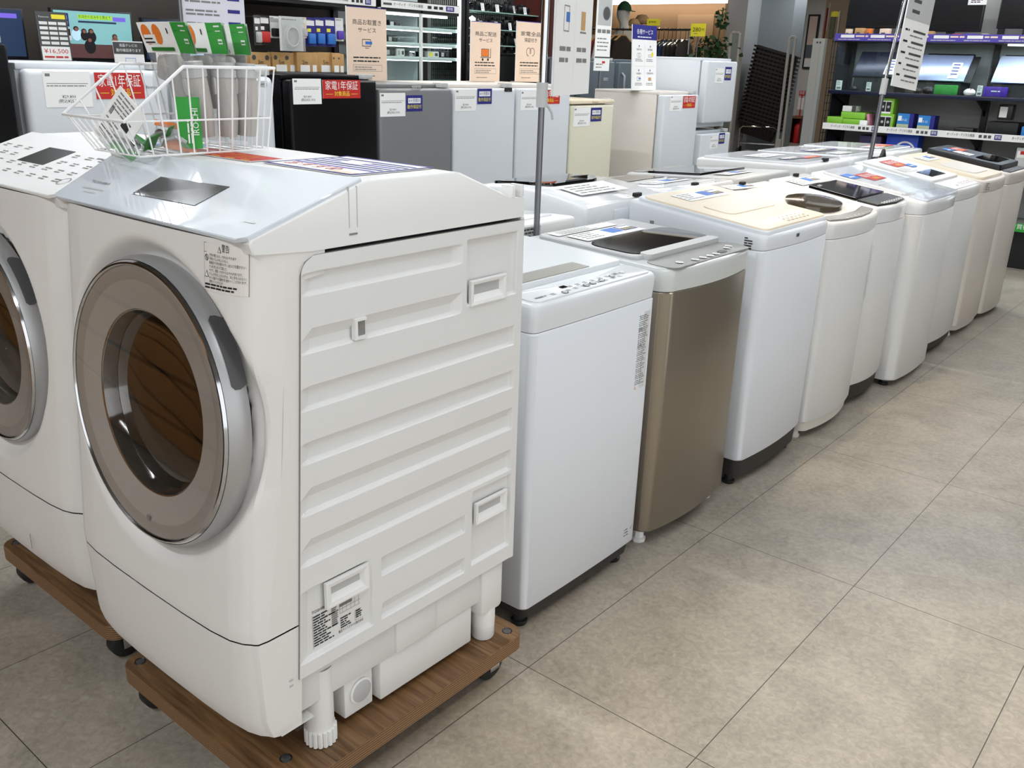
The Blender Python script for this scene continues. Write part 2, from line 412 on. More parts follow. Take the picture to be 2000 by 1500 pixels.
edge_y = lambda z: lerp(-.652, -.605, (z - .325) / (1.09 - .325))
DEPTH_Y = -.055           # rear of the side wall
SX = .30                  # half width
def drum(cx, dy, dz, root, full=True, face='frontw'):
    """body of a front loader; local x from the machine's middle, y and z of the shop"""
    YF = [(.225, -.738), (.26, -.752), (.45, -.762), (.8, -.735), (1.12, -.708)]
    ED = [(0, 0), (.12, .001), (.2, .004), (.25, .010), (.276, .019), (.291, .030), (.298, .043), (.3, .08)]
    yf = lambda z: pw(YF, z)
    def ed(x, z):
        e = pw(ED, abs(x)); return e if e < .028 else .028 + (e - .028) * lerp(.3, 1, sstep(.25, .8, z))
    DX, DZ, DR = (.028, .803, .252) if full else (-.06, .77, .252)
    def front(x, z):
        y = yf(z) + ed(x, z)
        r = math.hypot(x - DX, z - DZ)
        y += .032 * (1 - sstep(DR - .002, DR + .04, r)) + .07 * (1 - sstep(DR - .04, DR - .015, r))
        return (x, y, z)
    xs = sorted({round(-.3 + .6 * i / 96, 5) for i in range(97)} | {s * e for e in (.285, .29, .294, .297) for s in (1, -1)})
    zs = [.436 + (1.116 - .436) * i / 110 for i in range(111)]
    a = MB(face); a.grid(front, xs, zs)
    for sx in (-1, 1): a.grid(lambda u, v: (sx * .2998, lerp(yf(v) + ed(.3, v), edge_y(v) + (.008 if v < 1.052 else .05), u), v), [0, 1], [z for z in zs if z < 1.1])
    a.build('front_panel', root)
    zs2 = [.225, .23, .245, .27, .33, .4, .43, .433]
    a = MB(face)
    a.grid(lambda x, z: (x, yf(z) + ed(x, z) + (.012 if z < .228 else 0), z), xs, zs2)
    for sx in (-1, 1): a.grid(lambda u, v: (sx * .3, lerp(yf(v) + ed(.3, v), edge_y(v) + .008, u), v), [0, 1], zs2)
    a.add([(x, yf(.225) + ed(x, .225) + .012, .225) for x in xs] + [(.3, -.62, .225), (-.3, -.62, .225)], [tuple(range(len(xs) + 2))])
    if full:
        a.box(.296, .301, -.672, -.664, .318, .322, 'lgrey'); a.box(.296, .301, -.672, -.664, .33, .334, 'lgrey')
    a.build('lower_front_panel', root)
    # dark backing inside the body so that no light leaks through
    a = MB('dgrey'); a.box(-.27, .27, -.6, -.07, .26, 1.11); a.build('light_leak_backing', root)
    # top cover, profile in (y, z)
    a = MB('white')
    prof = [(-.695, 1.116), (-.693, 1.121), (-.475, 1.1905), (-.465, 1.192), (-.25, 1.192), (-.24, 1.19), (-.09, 1.131), (-.058, 1.131), (-.052, 1.126), (-.052, 1.092), (-.585, 1.092), (-.69, 1.1)]
    n = len(prof)
    R = []
    for x, ins in ((-.3015, .003), (-.299, 0), (.299, 0), (.3015, .003)):
        cy, cz = -.35, 1.14
        tw = -.1 * (.3 - x) / .6 if full else 0
        R.append([(x, y + (ins if y < cy else -ins) + (tw if z > 1.19 and y < -.4 else 0), z - (ins if z > cz else 0)) for y, z in prof])
    a.rings(R, None, True, True, True, False)
    if full:
        for q in ((.2985, -.505), (.2985, -.488)): a.box(q[0], .3022, q[1], q[1] + .0012, 1.12, 1.186, 'lgrey')
        a.box(.2985, .3024, -.505, -.488, 1.108, 1.111, 'grey')
        for yy in (-.09, -.064): a.box(.27, .30, yy, yy + .01, 1.131, 1.155, 'white', .002)
        a.box(.262, .272, -.09, -.054, 1.131, 1.15, 'white', .002)
    a.build('top_cover', root)
    # sloping control panel: a glossy slab on the front slope
    s0, s1 = V((0, -.705, 1.1195)), V((0, -.468, 1.1935)); sd = (s1 - s0).normalized(); nrm = V((0, -sd.z, sd.y))
    L = (s1 - s0).length
    a = MB('panel_gloss' if full else 'white')
    out = [(-.297, .012), (-.28, 0), (.28, 0), (.297, .012), (.297, L - .004), (.29, L), (.15, L), (0, L), (-.15, L), (-.29, L), (-.297, L - .004)]
    def onp(x, t, h):
        b_ = s1 + V((0, (-.1 * (.3 - x) / .6) if full else 0, 0)); q_ = s0.lerp(b_, t / L)
        e_ = b_ - s0; return V((x, q_.y, q_.z)) + V((0, -e_.z, e_.y)).normalized() * h
    a.rings([[onp(x, t, -.002) for x, t in out], [onp(x, t, .003) for x, t in out], [onp(x * .994, lerp(t, L / 2, .012), .0045) for x, t in out]], None, True, False, True, False)
    a.grid(lambda u, v: onp(lerp(-.295, .295, u) * (.96 if v == 0 else 1) , lerp(.0015, L - .0015, v), .0045), [i / 24 for i in range(25)], [0, .04, .1, .3, .5, .7, .9, 1])
    if full:
        n_v = len(a.v); a.text('TOSHIBA', -.213, .085, .0105, 'grey'); a.lines(-.243, .058, .07, 1, .01, .006, 'lgrey', 0, 3, .1); a.lines(-.225, .042, .04, 1, .01, .004, 'lgrey', 0, 4, .1)
        a.lines(.24, .05, .032, 1, .01, .006, 'lgrey', 0, 9, 0)
    else:
        n_v = len(a.v)
        for j in range(4):
            for i in range(9):
                if not (3 <= i <= 5 and j > 1): a.lines(-.27 + i * .058, .06 + j * .036, .03, 2, .009, .004, 'greyink', 0, i * 5 + j, .3)
        a.lines(.17, .17, .05, 1, .01, .006, 'greyink', 0, 77, .1); a.ringp(.235, .06, .016, .002, 'greyink')
    a.v = [v if k < n_v else tuple(onp(v[0], v[2], .0052)) for k, v in enumerate(a.v)]
    cp = a.build('control_panel', root)
    a = MB(mat('display_glass', '#2b2c2d', .3, coat=.25))
    if full:
        sc = [(-.092, .278 * L), (.090, .278 * L), (.090, .615 * L), (-.092, .615 * L)]
    else: sc = [(-.075, .105), (.05, .105), (.05, .185), (-.075, .185)]
    a.add([onp(x, t, .0046) for x, t in sc] + [onp(x, t, .0056) for x, t in sc], [(4, 5, 6, 7), (0, 1, 5, 4), (1, 2, 6, 5), (2, 3, 7, 6), (3, 0, 4, 7)])
    a.build('display', cp)
    # the door
    dcy = yf(DZ) + .014
    door = thing('door', None, None); door.parent = root; door.location = (DX, dcy, DZ)
    if full: door.rotation_euler = (math.radians(-4), 0, 0)
    R0 = DR
    a = MB('silver')
    a.lathe([(R0 - .012, .028), (R0 + .002, .02), (R0 + .005, .008), (R0 + .004, -.008), (R0 - .002, -.02)], (0, 0, 0), 'y', 96)
    a.lathe([(R0 - .003, -.0205), (R0 - .006, -.0255), (R0 - .009, -.026), (R0 - .012, -.023)], (0, 0, 0), 'y', 96, 'chrome')
    a.build('door_ring', door)
    a = MB('taupe')
    a.lathe([(R0 - .012, -.022), (.216, -.020)], (0, 0, 0), 'y', 96, 'taupe')
    a.lathe([(.216, -.020), (.210, -.016), (.166, -.012)], (0, 0, 0), 'y', 96, 'taupe2')
    a.lathe([(.166, -.012), (.163, -.010), (.16, .016)], (0, 0, 0), 'y', 96, 'chrome')
    if full: a.lathe([(0, -.0222), (.006, -.0222)], (.0, 0, -.212), 'y', 16, 'silver')
    a.build('door_trim', door)
    a = MB('darkglass'); a.lathe([(.0, .006), (.06, .0065), (.11, .0085), (.145, .012), (.165, .018)], (.0, 0, 0), 'y', 64); a.build('door_bowl', door)
    a = MB('doorglass'); a.lathe([(.0, -.0275), (.18, -.0265), (R0 - .0125, -.0245)], (0, 0, 0), 'y', 96); a.build('door_cover', door)
    # handle recess on the right of the ring
    a = MB('dgrey'); R1 = R0 + .0065
    a0, a1 = (math.radians(19), math.radians(47)) if full else (math.radians(26), math.radians(52))
    na = 18; inner = []; 
    rr = []
    for k in range(na + 1):
        an = lerp(a0, a1, k / na); e = 1 if 0 < k < na else .3
        rr.append([(math.cos(an) * (R1 - .03), -.001 - .0 * e, math.sin(an) * (R1 - .03)), (math.cos(an) * (R1 - .0005), -.008 * e, math.sin(an) * (R1 + .001)), (math.cos(an) * (R1 + .0005), .02 * e, math.sin(an) * (R1 + .0005)), (math.cos(an) * (R1 - .03), .026, math.sin(an) * (R1 - .03))])
    a.rings(rr); a.build('door_handle', door)
    return onp, front

# main machine: local x = shop x + 0.32
root = thing('drum_washer', 'large white drum washing machine on the wooden dolly, its embossed side facing the aisle', 'washing machine', (-.32, 0, 0))
onp, front = drum(-.32, 0, 0, root)
# embossed side panel, facing +x at local x = .30
RIBS = [(-.592, -.243, 1.022, 1.060), (-.222, -.074, .938, 1.066), (-.596, -.243, .927, .968), (-.604, -.076, .830, .872), (-.612, -.074, .735, .775),
        (-.620, -.073, .641, .684), (-.628, -.072, .545, .588), (-.636, -.476, .352, .499), (-.452, -.217, .449, .490), (-.454, -.216, .353, .389), (-.196, -.070, .359, .535)]
def side_h(y, z):
    h = 0
    for y0, y1, z0, z1 in RIBS:
        d = min(y - y0, y1 - y, z - z0, z1 - z)
        h = max(h, sstep(-.0005, .0055, d))
    return .004 - .0095 * h
def uni(cuts, lo, hi, coarse, fine, w):
    p = lo; out = [lo]
    while p < hi - 1e-6:
        near = min(abs(p + fine / 2 - c) for c in cuts) if cuts else 1
        p = min(hi, p + (fine if near < w else coarse)); out.append(p)
    return out
ycuts = sorted({c for r in RIBS for c in r[:2]}); zcuts = sorted({c for r in RIBS for c in r[2:]})
zz = uni(zcuts, .325, 1.086, .02, .0016, .011)
tt = uni([(c + .652) / (.652 - .055) for c in ycuts], 0, 1, .04, .0035, .022)
mb = MB('warmw')
def sp(t, z):
    y0 = edge_y(z)
    y = lerp(y0, -.055, t)
    dcor = V((y - (y0 + .03), z - (1.086 - .03)))
    if z > 1.056 and y < y0 + .03:
        # rounded upper front corner
        k = max(abs(dcor.x), abs(dcor.y)); q = dcor.length
        if q > 1e-6: dcor = dcor * (k / q); y = y0 + .03 + dcor.x; z = 1.056 + dcor.y
    return (.30 + side_h(y, z), y, z)
mb.grid(sp, tt, zz, None, False)
out = [(edge_y(.325), .325), (-.055, .325), (-.055, 1.086), (edge_y(1.086) + .03, 1.086), (edge_y(1.07) + .01, 1.077), (edge_y(1.056), 1.056)]
mb.rings([[(.294, y, z) for y, z in out], [(.304, y, z) for y, z in out]], 'grey', False, False, True, False)
mb.build('side_panel', root)
mb = MB('warmw'); mb.box(-.3, .3, -.062, -.05, .32, 1.09); mb.box(-.302, -.29, -.62, -.055, .32, 1.09); mb.build('rear_panel', root)
# grip recesses
def grip(name, y0, y1, z0, z1, fr, deep, x=.3035):
    a = MB('white'); o = [(y0 - fr, z0 - fr), (y1 + fr, z0 - fr), (y1 + fr, z1 + fr), (y0 - fr, z1 + fr)]; i = [(y0, z0), (y1, z0), (y1, z1), (y0, z1)]
    b = [(y0 + .004, z0 + .012), (y1 - .006, z0 + .012), (y1 - .006, z1), (y0 + .004, z1)]
    R = [[(x - .003, y, z) for y, z in o], [(x + .004, y, z) for y, z in o], [(x + .0045, lerp(y, p, .3), lerp(z, q, .3)) for (y, z), (p, q) in zip(o, i)], [(x + .003, y, z) for y, z in i], [(x - deep * .15, y, z) for y, z in b]]
    a.rings(R, None, False, False, True, False); a.add(R[-1], [(0, 1, 2, 3)], 'lgrey'); a.build(name, root)
grip('side_grip', -.205, -.117, .944, .978, .008, .03); grip('side_grip', -.179, -.094, .462, .496, .008, .03); grip('side_grip', -.576, -.496, .451, .483, .011, .03)
a = MB('white'); x = .3035
for r in ((-.503, -.477, .962, .967), (-.503, -.477, .930, .935), (-.503, -.497, .935, .962)): a.box(x - .006, x + .004, r[0], r[1], r[2], r[3])
a.box(x - .006, x - .001, -.497, -.477, .935, .962, 'grey'); a.build('hose_hook', root)
# rating plate printed on the side
a = MB('ink')
a.M = frame((.30 + .004 - .0095 + .0008, -.613, .365), (0, 1, 0), (0, 0, 1))
a.text('TOSHIBA', .018, .073, .006, 'ink'); a.text('東芝電気洗濯乾燥機 TW-127XP1', .075, .073, .0055, 'ink', fit=.07)
a.lines(.003, .064, .055, 12, .0055, .0028, 'ink', 0, 5, .55); a.lines(.045, .062, .016, 9, .0045, .003, 'greyink', 0, 6, .3); a.lines(.065, .032, .028, 5, .005, .0026, 'ink', 0, 8, .5)
a.frm(.064, .044, .058, .022, .0006, 'greyink')
for k in range(5): a.rect(.07 + k * .01, .044, .0005, .022, 'greyink')
a.rect(.064, .053, .058, .0006, 'greyink'); a.rect(.064, .058, .03, .007, 'greyink'); a.rect(.001, .0, .0006, .07, 'greyink'); a.frm(.1, .012, .02, .022, .0006, 'greyink')
a.lines(.102, .03, .016, 4, .0045, .0028, 'ink', 0, 9, .2)
a.text('東芝ライフスタイル株式会社', .09, .003, .005, 'ink', fit=.06); a.build('rating_plate', root)
# warning label on the front
a = MB('frontw'); yl = -.6805
[a.rect(.008 * k, 0, .008, .074, mat('label_ground', '#e2ded7', .4), .0003) for k in range(14)]; a.frm(0, 0, .112, .074, .0006, 'ink', .001); a.rect(0, .0595, .112, .0006, 'ink', .001)
a.text('警告', .062, .063, .0095, 'ink', .001, fit=.02)
a.poly([(.04, .0615), (.05, .0615), (.045, .0715)], 'ink', .001); a.poly([(.0415, .0623), (.0485, .0623), (.045, .0697)], 'paper', .0012); a.rect(.0447, .064, .0007, .004, 'ink', .0014)
a.ringp(.008, .0515, .005, .001, 'ink', .001); a.poly([(.005, .054), (.006, .055), (.011, .049), (.010, .048)], 'ink', .001)
a.poly([(.002, .0215), (.014, .0215), (.008, .032)], 'ink', .001); a.poly([(.0037, .0224), (.0123, .0224), (.008, .0302)], 'paper', .0012)
for k, t in enumerate(['子供の閉じ込み、けがのおそれあり', '子供をドラムの中に入らせない。', '乗用足で子供が登りやすい台などを置かない。', 'ドラム内に閉じ込められて窒息したり、', 'やけど、感電、けがをするおそれがあります。', 'ドラムが完全に止まるまでは、中に手を入れない。', 'ゆるい回転でも洗濯物が手に巻きつくことがあります。', '湯気などのおそれあり']):
    a.text(t, .0155, .0535 - k * .0058, .0038, 'ink', .001, 'l', fit=(.072, .055, .092, .052, .086, .093, .093, .04)[k], res=1)
a.lines(.003, .009, .1, 2, .005, .0028, 'ink', .001, 12, .3)
a.v = [(x * .77 + .199, front(x * .77 + .199, z + 1.034)[1] + y - .0004, z + 1.034) for x, y, z in a.v]; a.build('warning_label', root)
a = MB('greyink'); a.M = frame((-.262, -.7215, .244), (1, -.1, 0), (0, .1, 1))
a.frm(0, 0, .085, .03, .0006, 'lgrey'); a.lines(.016, .021, .055, 3, .007, .0035, 'greyink', 0, 21, .3); a.poly([(.004, .02), (.007, .017), (.013, .026), (.007, .0195)], 'ink'); a.build('energy_label', root)
# skirt, drain cover and feet
a = MB('warmw')
def skirt(x, segs):
    for y0, y1, z0, z1, xx in segs: a.box(-xx, xx, y0, y1, z0, z1, None, .006)
a.box(-.285, .285, -.645, -.40, .235, .34, None, .006)
a.box(-.292, .292, -.405, -.285, .238, .338, None, .008); a.box(-.286, .286, -.29, -.14, .235, .335, None, .008)
a.box(-.296, .296, -.15, -.075, .2, .335, None, .012)
a.box(-.28, .28, -.44, -.165, .142, .25, None, .004); a.build('base_skirt', root)
a = MB('white'); a.box(.16, .27, -.525, -.452, .142, .245, None, .003); a.build('drain_housing', root)
a = MB('white'); a.lathe([(.026, .27), (.028, .274), (.024, .276)], (0, -.485, .19), 'x', 28); a.lathe([(.0, .274), (.024, .276)], (0, -.485, .19), 'x', 28, 'lgrey'); a.build('drain_cap', root)
for fx, fy in ((.262, -.58), (-.262, -.58), (.268, -.112), (-.268, -.112)):
    a = MB('white'); zt = .3 if fy < -.3 else .25
    a.lathe([(.0275, zt), (.027, .165), (.0265, .16)], (fx, fy, 0), 'z', 28, 'white')
    if fy < -.3:
        for k in range(18):
            an = 2 * PI * k / 18; c, s = math.cos(an), math.sin(an)
            a.tube([(fx + .0275 * c, fy + .0275 * s, .1605), (fx + .0275 * c, fy + .0275 * s, .128)], .0048, 6, 'paper')
    a.lathe([(.0, .127), (.024, .127), (.0265, .131), (.0265, .162)], (fx, fy, 0), 'z', 28, 'paper' if fy < -.3 else 'warmw'); a.build('foot', root)
# papers on the top
def sheet(name, lab, pts, z, m, printer=None, edge=None):
    a = MB(m); a.add([(x, y, z) for x, y in pts] + [(x, y, z + .0012) for x, y in pts], [(4, 5, 6, 7), (0, 1, 5, 4), (1, 2, 6, 5), (2, 3, 7, 6), (3, 0, 4, 7), (0, 1, 2, 3)])
    o, px, pz = V((*pts[0], z + .0014)), V((*pts[1], 0)) - V((*pts[0], 0)), V((*pts[3], 0)) - V((*pts[0], 0))
    a.M = frame(o, px, pz); printer(a, px.length, pz.length)
    return one(name, a, lab, 'sign')
def pr_red(a, w, h):
    rnd = random.Random(3)
    a.rect(0, 0, w, h, 'red', .0); a.text('大特価', w * .5, h * .2, h * .55, 'orange', .0003, fit=w * .7)
    for k in range(5): a.rect(w * (.05 + .2 * k), h * .06, w * .12, h * .06, 'yellow', .0003)
def pr_big(a, w, h):
    a.rect(0, 0, w, h, 'paper', 0); a.frm(0, 0, w, h, .009, 'navy', .0003)
    for k in range(6): a.rect(w * .06, h * (.3 + .1 * k), w * .88, h * .045, 'purple' if k % 3 == 0 else 'navy', .0003)
    a.rect(w * .3, h * .55, w * .25, h * .2, 'paperw', .0005); a.text('おすすめ', w * .4, h * .12, h * .14, 'red', .0006, fit=w * .6)
    a.rect(w * .7, h * .04, w * .26, h * .1, 'beige', .0007)
def pr_blue(a, w, h):
    a.rect(0, 0, w, h, 'paper', 0); a.frm(0, 0, w, h, .003, 'navy', .0003); a.rect(w * .45, h * .3, w * .5, h * .55, 'blue', .0003); a.lines(w * .05, h * .7, w * .36, 4, h * .15, h * .06, 'greyink', .0003, 31)
ZT = 1.1932
sheet('sale_notice', 'red and orange sale sheet on top of the large drum washer under the wire basket', [(-.585, -.462), (-.345, -.462), (-.345, -.385), (-.585, -.385)], ZT, 'paper', pr_red)
sheet('specification_sheet', 'large blue-edged laminated sheet lying on top of the drum washer', [(-.32, -.45), (-.075, -.45), (-.075, -.265), (-.40, -.265)], ZT, 'paper', pr_big)

# second drum washer, further left
root2 = thing('drum_washer', 'white drum washer at the left edge with printed sloping button panel, beside the larger one', 'washing machine', (-1.02, .045, -.018))
drum(-1.02, 0, 0, root2, False)
a = MB('frontw'); a.box(-.3, .3, -.66, -.055, .24, 1.1); a.build('cabinet', root2)
a = MB('frontw'); a.M = frame((.205, -.6975, 1.03), (1, .16, 0), (0, -.02, 1)); a.rect(0, 0, .075, .036, 'paper', .0005); a.frm(0, 0, .075, .036, .0006, 'ink', .001)
a.poly([(.004, .018), (.012, .018), (.008, .028)], 'ink', .001); a.lines(.018, .027, .052, 3, .009, .0045, 'ink', .001, 41, .15); a.lines(.003, .008, .012, 1, .01, .006, 'ink', .001, 42, 0); a.build('warning_label', root2)
a = MB('dgrey'); a.M = frame((.06, -.757, .27), (1, 0, 0), (0, 0, 1)); a.rect(0, 0, .003, .04, None, .002); a.build('drain_slot', root2)
a = MB('warmw'); a.box(-.28, .28, -.63, -.08, .165, .245, None, .005); a.build('base_skirt', root2)
for fx, fy in ((.25, -.6), (-.25, -.6), (.25, -.13), (-.25, -.13)):
    a = MB('lgrey'); a.lathe([(0, .145), (.025, .145), (.026, .2)], (fx, fy, 0), 'z', 24); a.build('foot', root2)
sheet('price_sheet', 'blue and white price sheet on the left drum washer in front of the basket', [(-1.0, -.40), (-.78, -.40), (-.72, -.22), (-.94, -.22)], 1.1757, 'paper', pr_blue)

# ------------------------------------------------------------------ dollies
def dolly(x0, x1, y0, y1, lab):
    t = thing('platform_dolly', lab, 'dolly', ((x0 + x1) / 2, (y0 + y1) / 2, 0))
    hx, hy = (x1 - x0) / 2, (y1 - y0) / 2; rc = .035
    pts = []
    for cx, cy, a0 in ((hx - rc, hy - rc, 0), (-hx + rc, hy - rc, 90), (-hx + rc, -hy + rc, 180), (hx - rc, -hy + rc, 270)):
        for k in range(7): an = math.radians(a0 + 15 * k); pts.append((cx + rc * math.cos(an), cy + rc * math.sin(an)))
    ins = [(x * .994, y * .994) for x, y in pts]
    # frame of four boards with an open middle
    for nm, bx0, bx1, by0, by1 in (('cross_board', -hx + .12, hx - .12, -.05, .05),):
        a = MB('wood'); a.box(bx0, bx1, by0, by1, .1, .124, None, .003); a.build(nm, t)
    for nm, sgn in (('front_board', -1), ('rear_board', 1)):
        w = .12; seg = [(x, y) for x, y in pts if (y * sgn > 0)]
        seg = sorted(seg, key=lambda q: math.atan2(q[1] - sgn * (hy - w), q[0]))
        o = [(x, y) for x, y in pts if y * sgn > 0]
        if sgn > 0: poly = o + [(-hx, sgn * (hy - w)), (hx, sgn * (hy - w))]
        else: poly = o + [(hx, sgn * (hy - w)), (-hx, sgn * (hy - w))]
        a = MB('wood'); a.rings([[(x, y, .088) for x, y in poly], [(x, y, .123) for x, y in poly]], 'ply', False, False, True, False)
        a.rings([[(x, y, .123) for x, y in poly], [(x * .996, y * .996, .126) for x, y in poly]], 'wood', False, True, True, False)
        a.add([(x, y, .088) for x, y in poly], [tuple(range(len(poly)))], 'wood'); a.build(nm, t)
    for sgn in (-1, 1):
        xa, xb = sorted((sgn * hx, sgn * (hx - .12)))
        a = MB('wood'); a.box(xa, xb, -hy + .12, hy - .12, .088, .123, 'ply'); a.box(xa, xb, -hy + .12, hy - .12, .123, .126, 'wood'); a.build('side_board', t)
    for sx in (-1, 1):
        for sy in (-1, 1):
            cx, cy = sx * (hx - .052), sy * (hy - .062)
            c = thing('caster', None, None); c.parent = t; c.location = (cx, cy, 0)
            a = MB('rubber'); a.lathe([(.012, -.017), (.034, -.017), (.041, -.012), (.0415, 0), (.041, .012), (.034, .017), (.012, .017)], (-.012, 0, .0415), 'x', 28); a.build('wheel', c)
            a = MB('chrome'); a.box(-.036, -.032, -.016, .016, .03, .088); a.box(.008, .012, -.016, .016, .03, .088); a.box(-.04, .035, -.035, .035, .082, .088); a.build('fork', c)
            for bx, by in ((.02, .03), (-.025, .0)):
                a = MB('dgrey'); a.lathe([(0, .1265), (.0085, .1265), (.0095, .1262)], (cx + bx * sx, cy + by * sy, 0), 'z', 14); a.lathe([(.0095, .1262), (.0115, .1275), (.0125, .126)], (cx + bx * sx, cy + by * sy, 0), 'z', 14, 'black'); a.build('bolt', t)
    return t
dolly(-.57, .012, -.72, -.03, 'brown plywood dolly under the large drum washer, with black casters')
dolly(-1.285, -.695, -.675, -.03, 'brown plywood dolly under the left drum washer')

# slatted bench in front of the machines, seen only as the brown reflection in the round doors
t = thing('slatted_bench', 'brown slatted wooden display bench, seen as a reflection in the round door', 'bench', (-2.3, -1.95, 0))
a = MB('matblack'); a.box(-1.4, 1.3, -.2, .18, .02, .8); a.build('bench_core', t)
for k in range(4):
    a = MB(slat); a.box(-1.42, 1.32, .18, .2, .03 + k * .2, .205 + k * .2, None, .003); a.build('slat', t)
a = MB(slat); a.box(-1.44, 1.34, -.22, .22, .82, .85, None, .004); a.build('bench_top', t)

# ------------------------------------------------------------------ top-loading washers
def outline(W, D, bulge, rc, rr=.015, n=10, sc=1.0, ins=0.0):
    """right half of the plan from front middle to rear middle, then mirrored; front at -y"""
    hw = W / 2 * sc - ins; yf0 = -D / 2 + ins; R = []
    fy = lambda x: yf0 - bulge * (1 - (x / (W / 2)) ** 2)
    xe = hw - rc
    for k in range(n + 1): x = xe * k / n; R.append((x, fy(x)))
    y0 = fy(xe); cy = y0 + rc
    for k in range(1, 8): an = -PI / 2 + PI / 2 * k / 7; R.append((xe + rc * math.cos(an), cy + rc * math.sin(an)))
    hy = D / 2 - ins
    for k in range(1, 9): R.append((hw, lerp(cy, hy - rr, k / 8)))
    for k in range(1, 4): an = PI / 2 * k / 3; R.append((hw - rr + rr * math.cos(an), hy - rr + rr * math.sin(an)))
    R.append((0, hy))
    return R, [(-x, y) for x, y in R[-2:0:-1]]
def full(o): return o[0] + o[1]
def capstrip(a, o, zf, m, off=0.0):
    r = o[0]; n = len(r)
    vs = [(x, y, zf(y) + off) for x, y in r] + [(-x, y, zf(y) + off) for x, y in r]
    fs = []
    for i in range(n - 1): fs.append((i, i + 1, n + i + 1, n + i))
    a.add(vs, fs, m, True)

def topload(label, xf, yc, W, D, rz, zb, zs, zf, zr, bulge=.012, rc=.03, body='coolwhite', cover='white_gloss', foot='black', plinth='plinth', arch=0.0, taper=.985, top=None, cat='washing machine', group=None, seam=True, lipm=None, footr=.02):
    """xf = shop x of the front corners; rz = +90 deg faces +x, -90 deg faces -x"""
    s = 1 if rz > 0 else -1
    t = thing('top_load_washer', label, cat, (xf - s * D / 2, yc, 0), rz, group)
    O = lambda sc=1.0, ins=0.0: outline(W, D, bulge, rc, .015, 10, sc, ins)
    a = MB(body)
    R = []
    for z, sc, ins in ((zb, taper, .004), (zb + .006, taper, 0), (lerp(zb, zs, .5), 1, 0), (zs - .004, 1, 0), (zs, 1, .003)):
        R.append([(x, y, z) for x, y in full(O(sc, ins))])
    a.rings(R, None, True, True); a.build('cabinet', t)
    slope = lambda y: lerp(zf, zr, max(0, min(1, (y + D / 2) / D))) + arch * math.sin(PI * max(0, min(1, (y + D / 2 + bulge) / (D + bulge)))) 
    a = MB(cover)
    R = [[(x, y, zs + .002) for x, y in full(O(1, .002))]]
    for h, ins in ((-.03, 0), (-.012, 0), (-.004, .003), (0, .009)):
        R.append([(x, y, max(zs + .004, slope(y) + h)) for x, y in full(O(1, ins))])
    a.rings(R, None, True, False); capstrip(a, O(1, .009), slope, None)
    a.build('top_cover', t)
    if plinth and zb > .04:
        a = MB(plinth); a.rings([[(x, y, .035 if foot else .004) for x, y in full(O(.955, .012))], [(x, y, zb) for x, y in full(O(.97, .008))]], None, True, True); a.build('plinth', t)
    for fx, fy in ((1, 1), (-1, 1), (1, -1), (-1, -1)):
        px, py = fx * (W / 2 - .045), -fy * (D / 2 - .045)
        a = MB(foot or 'black'); h = .045
        a.lathe([(0, .0005), (footr, .0005), (footr * 1.08, .004), (footr * 1.08, .012), (footr * .8, .016), (footr * .75, max(h, zb))], (px, py, 0), 'z', 8 if foot == 'white' else 18); a.build('foot', t)
    t['w'] = W; del t['w']
    def P(x, y, h=0.0): return (x, y, slope(y) + h)
    def plate(name, poly, h, m, edge=None, parent=t, h0=-.002, mats=None):
        """thin raised plate following the top, polygon in local (x, y)"""
        q = MB(m); n = len(poly); cx = sum(p[0] for p in poly) / n; cy = sum(p[1] for p in poly) / n
        r0 = [P(x, y, h0) for x, y in poly]; r1 = [P(x, y, h * .7) for x, y in poly]
        r2 = [P(lerp(x, cx, .012), lerp(y, cy, .012), h) for x, y in poly]
        q.rings([r0, r1, r2], None, False, False, True, False)
        o2 = [(lerp(x, cx, .012), lerp(y, cy, .012)) for x, y in poly]
        # fan so that arched tops stay covered
        vs = r2 + [P(cx, cy, h)]; q.add(vs, [(i, (i + 1) % n, n) for i in range(n)], m, True)
        if edge: edge(q)
        return q.build(name, parent)
    def flat(x, y, h=.002):
        e = .01; sl = (slope(y + e) - slope(y - e)) / (2 * e)
        return frame((x, y, slope(y) + h), (1, 0, 0), (0, 1, sl))
    t_api = dict(root=t, P=P, plate=plate, flat=flat, slope=slope, O=O, D=D, W=W)
    return t_api

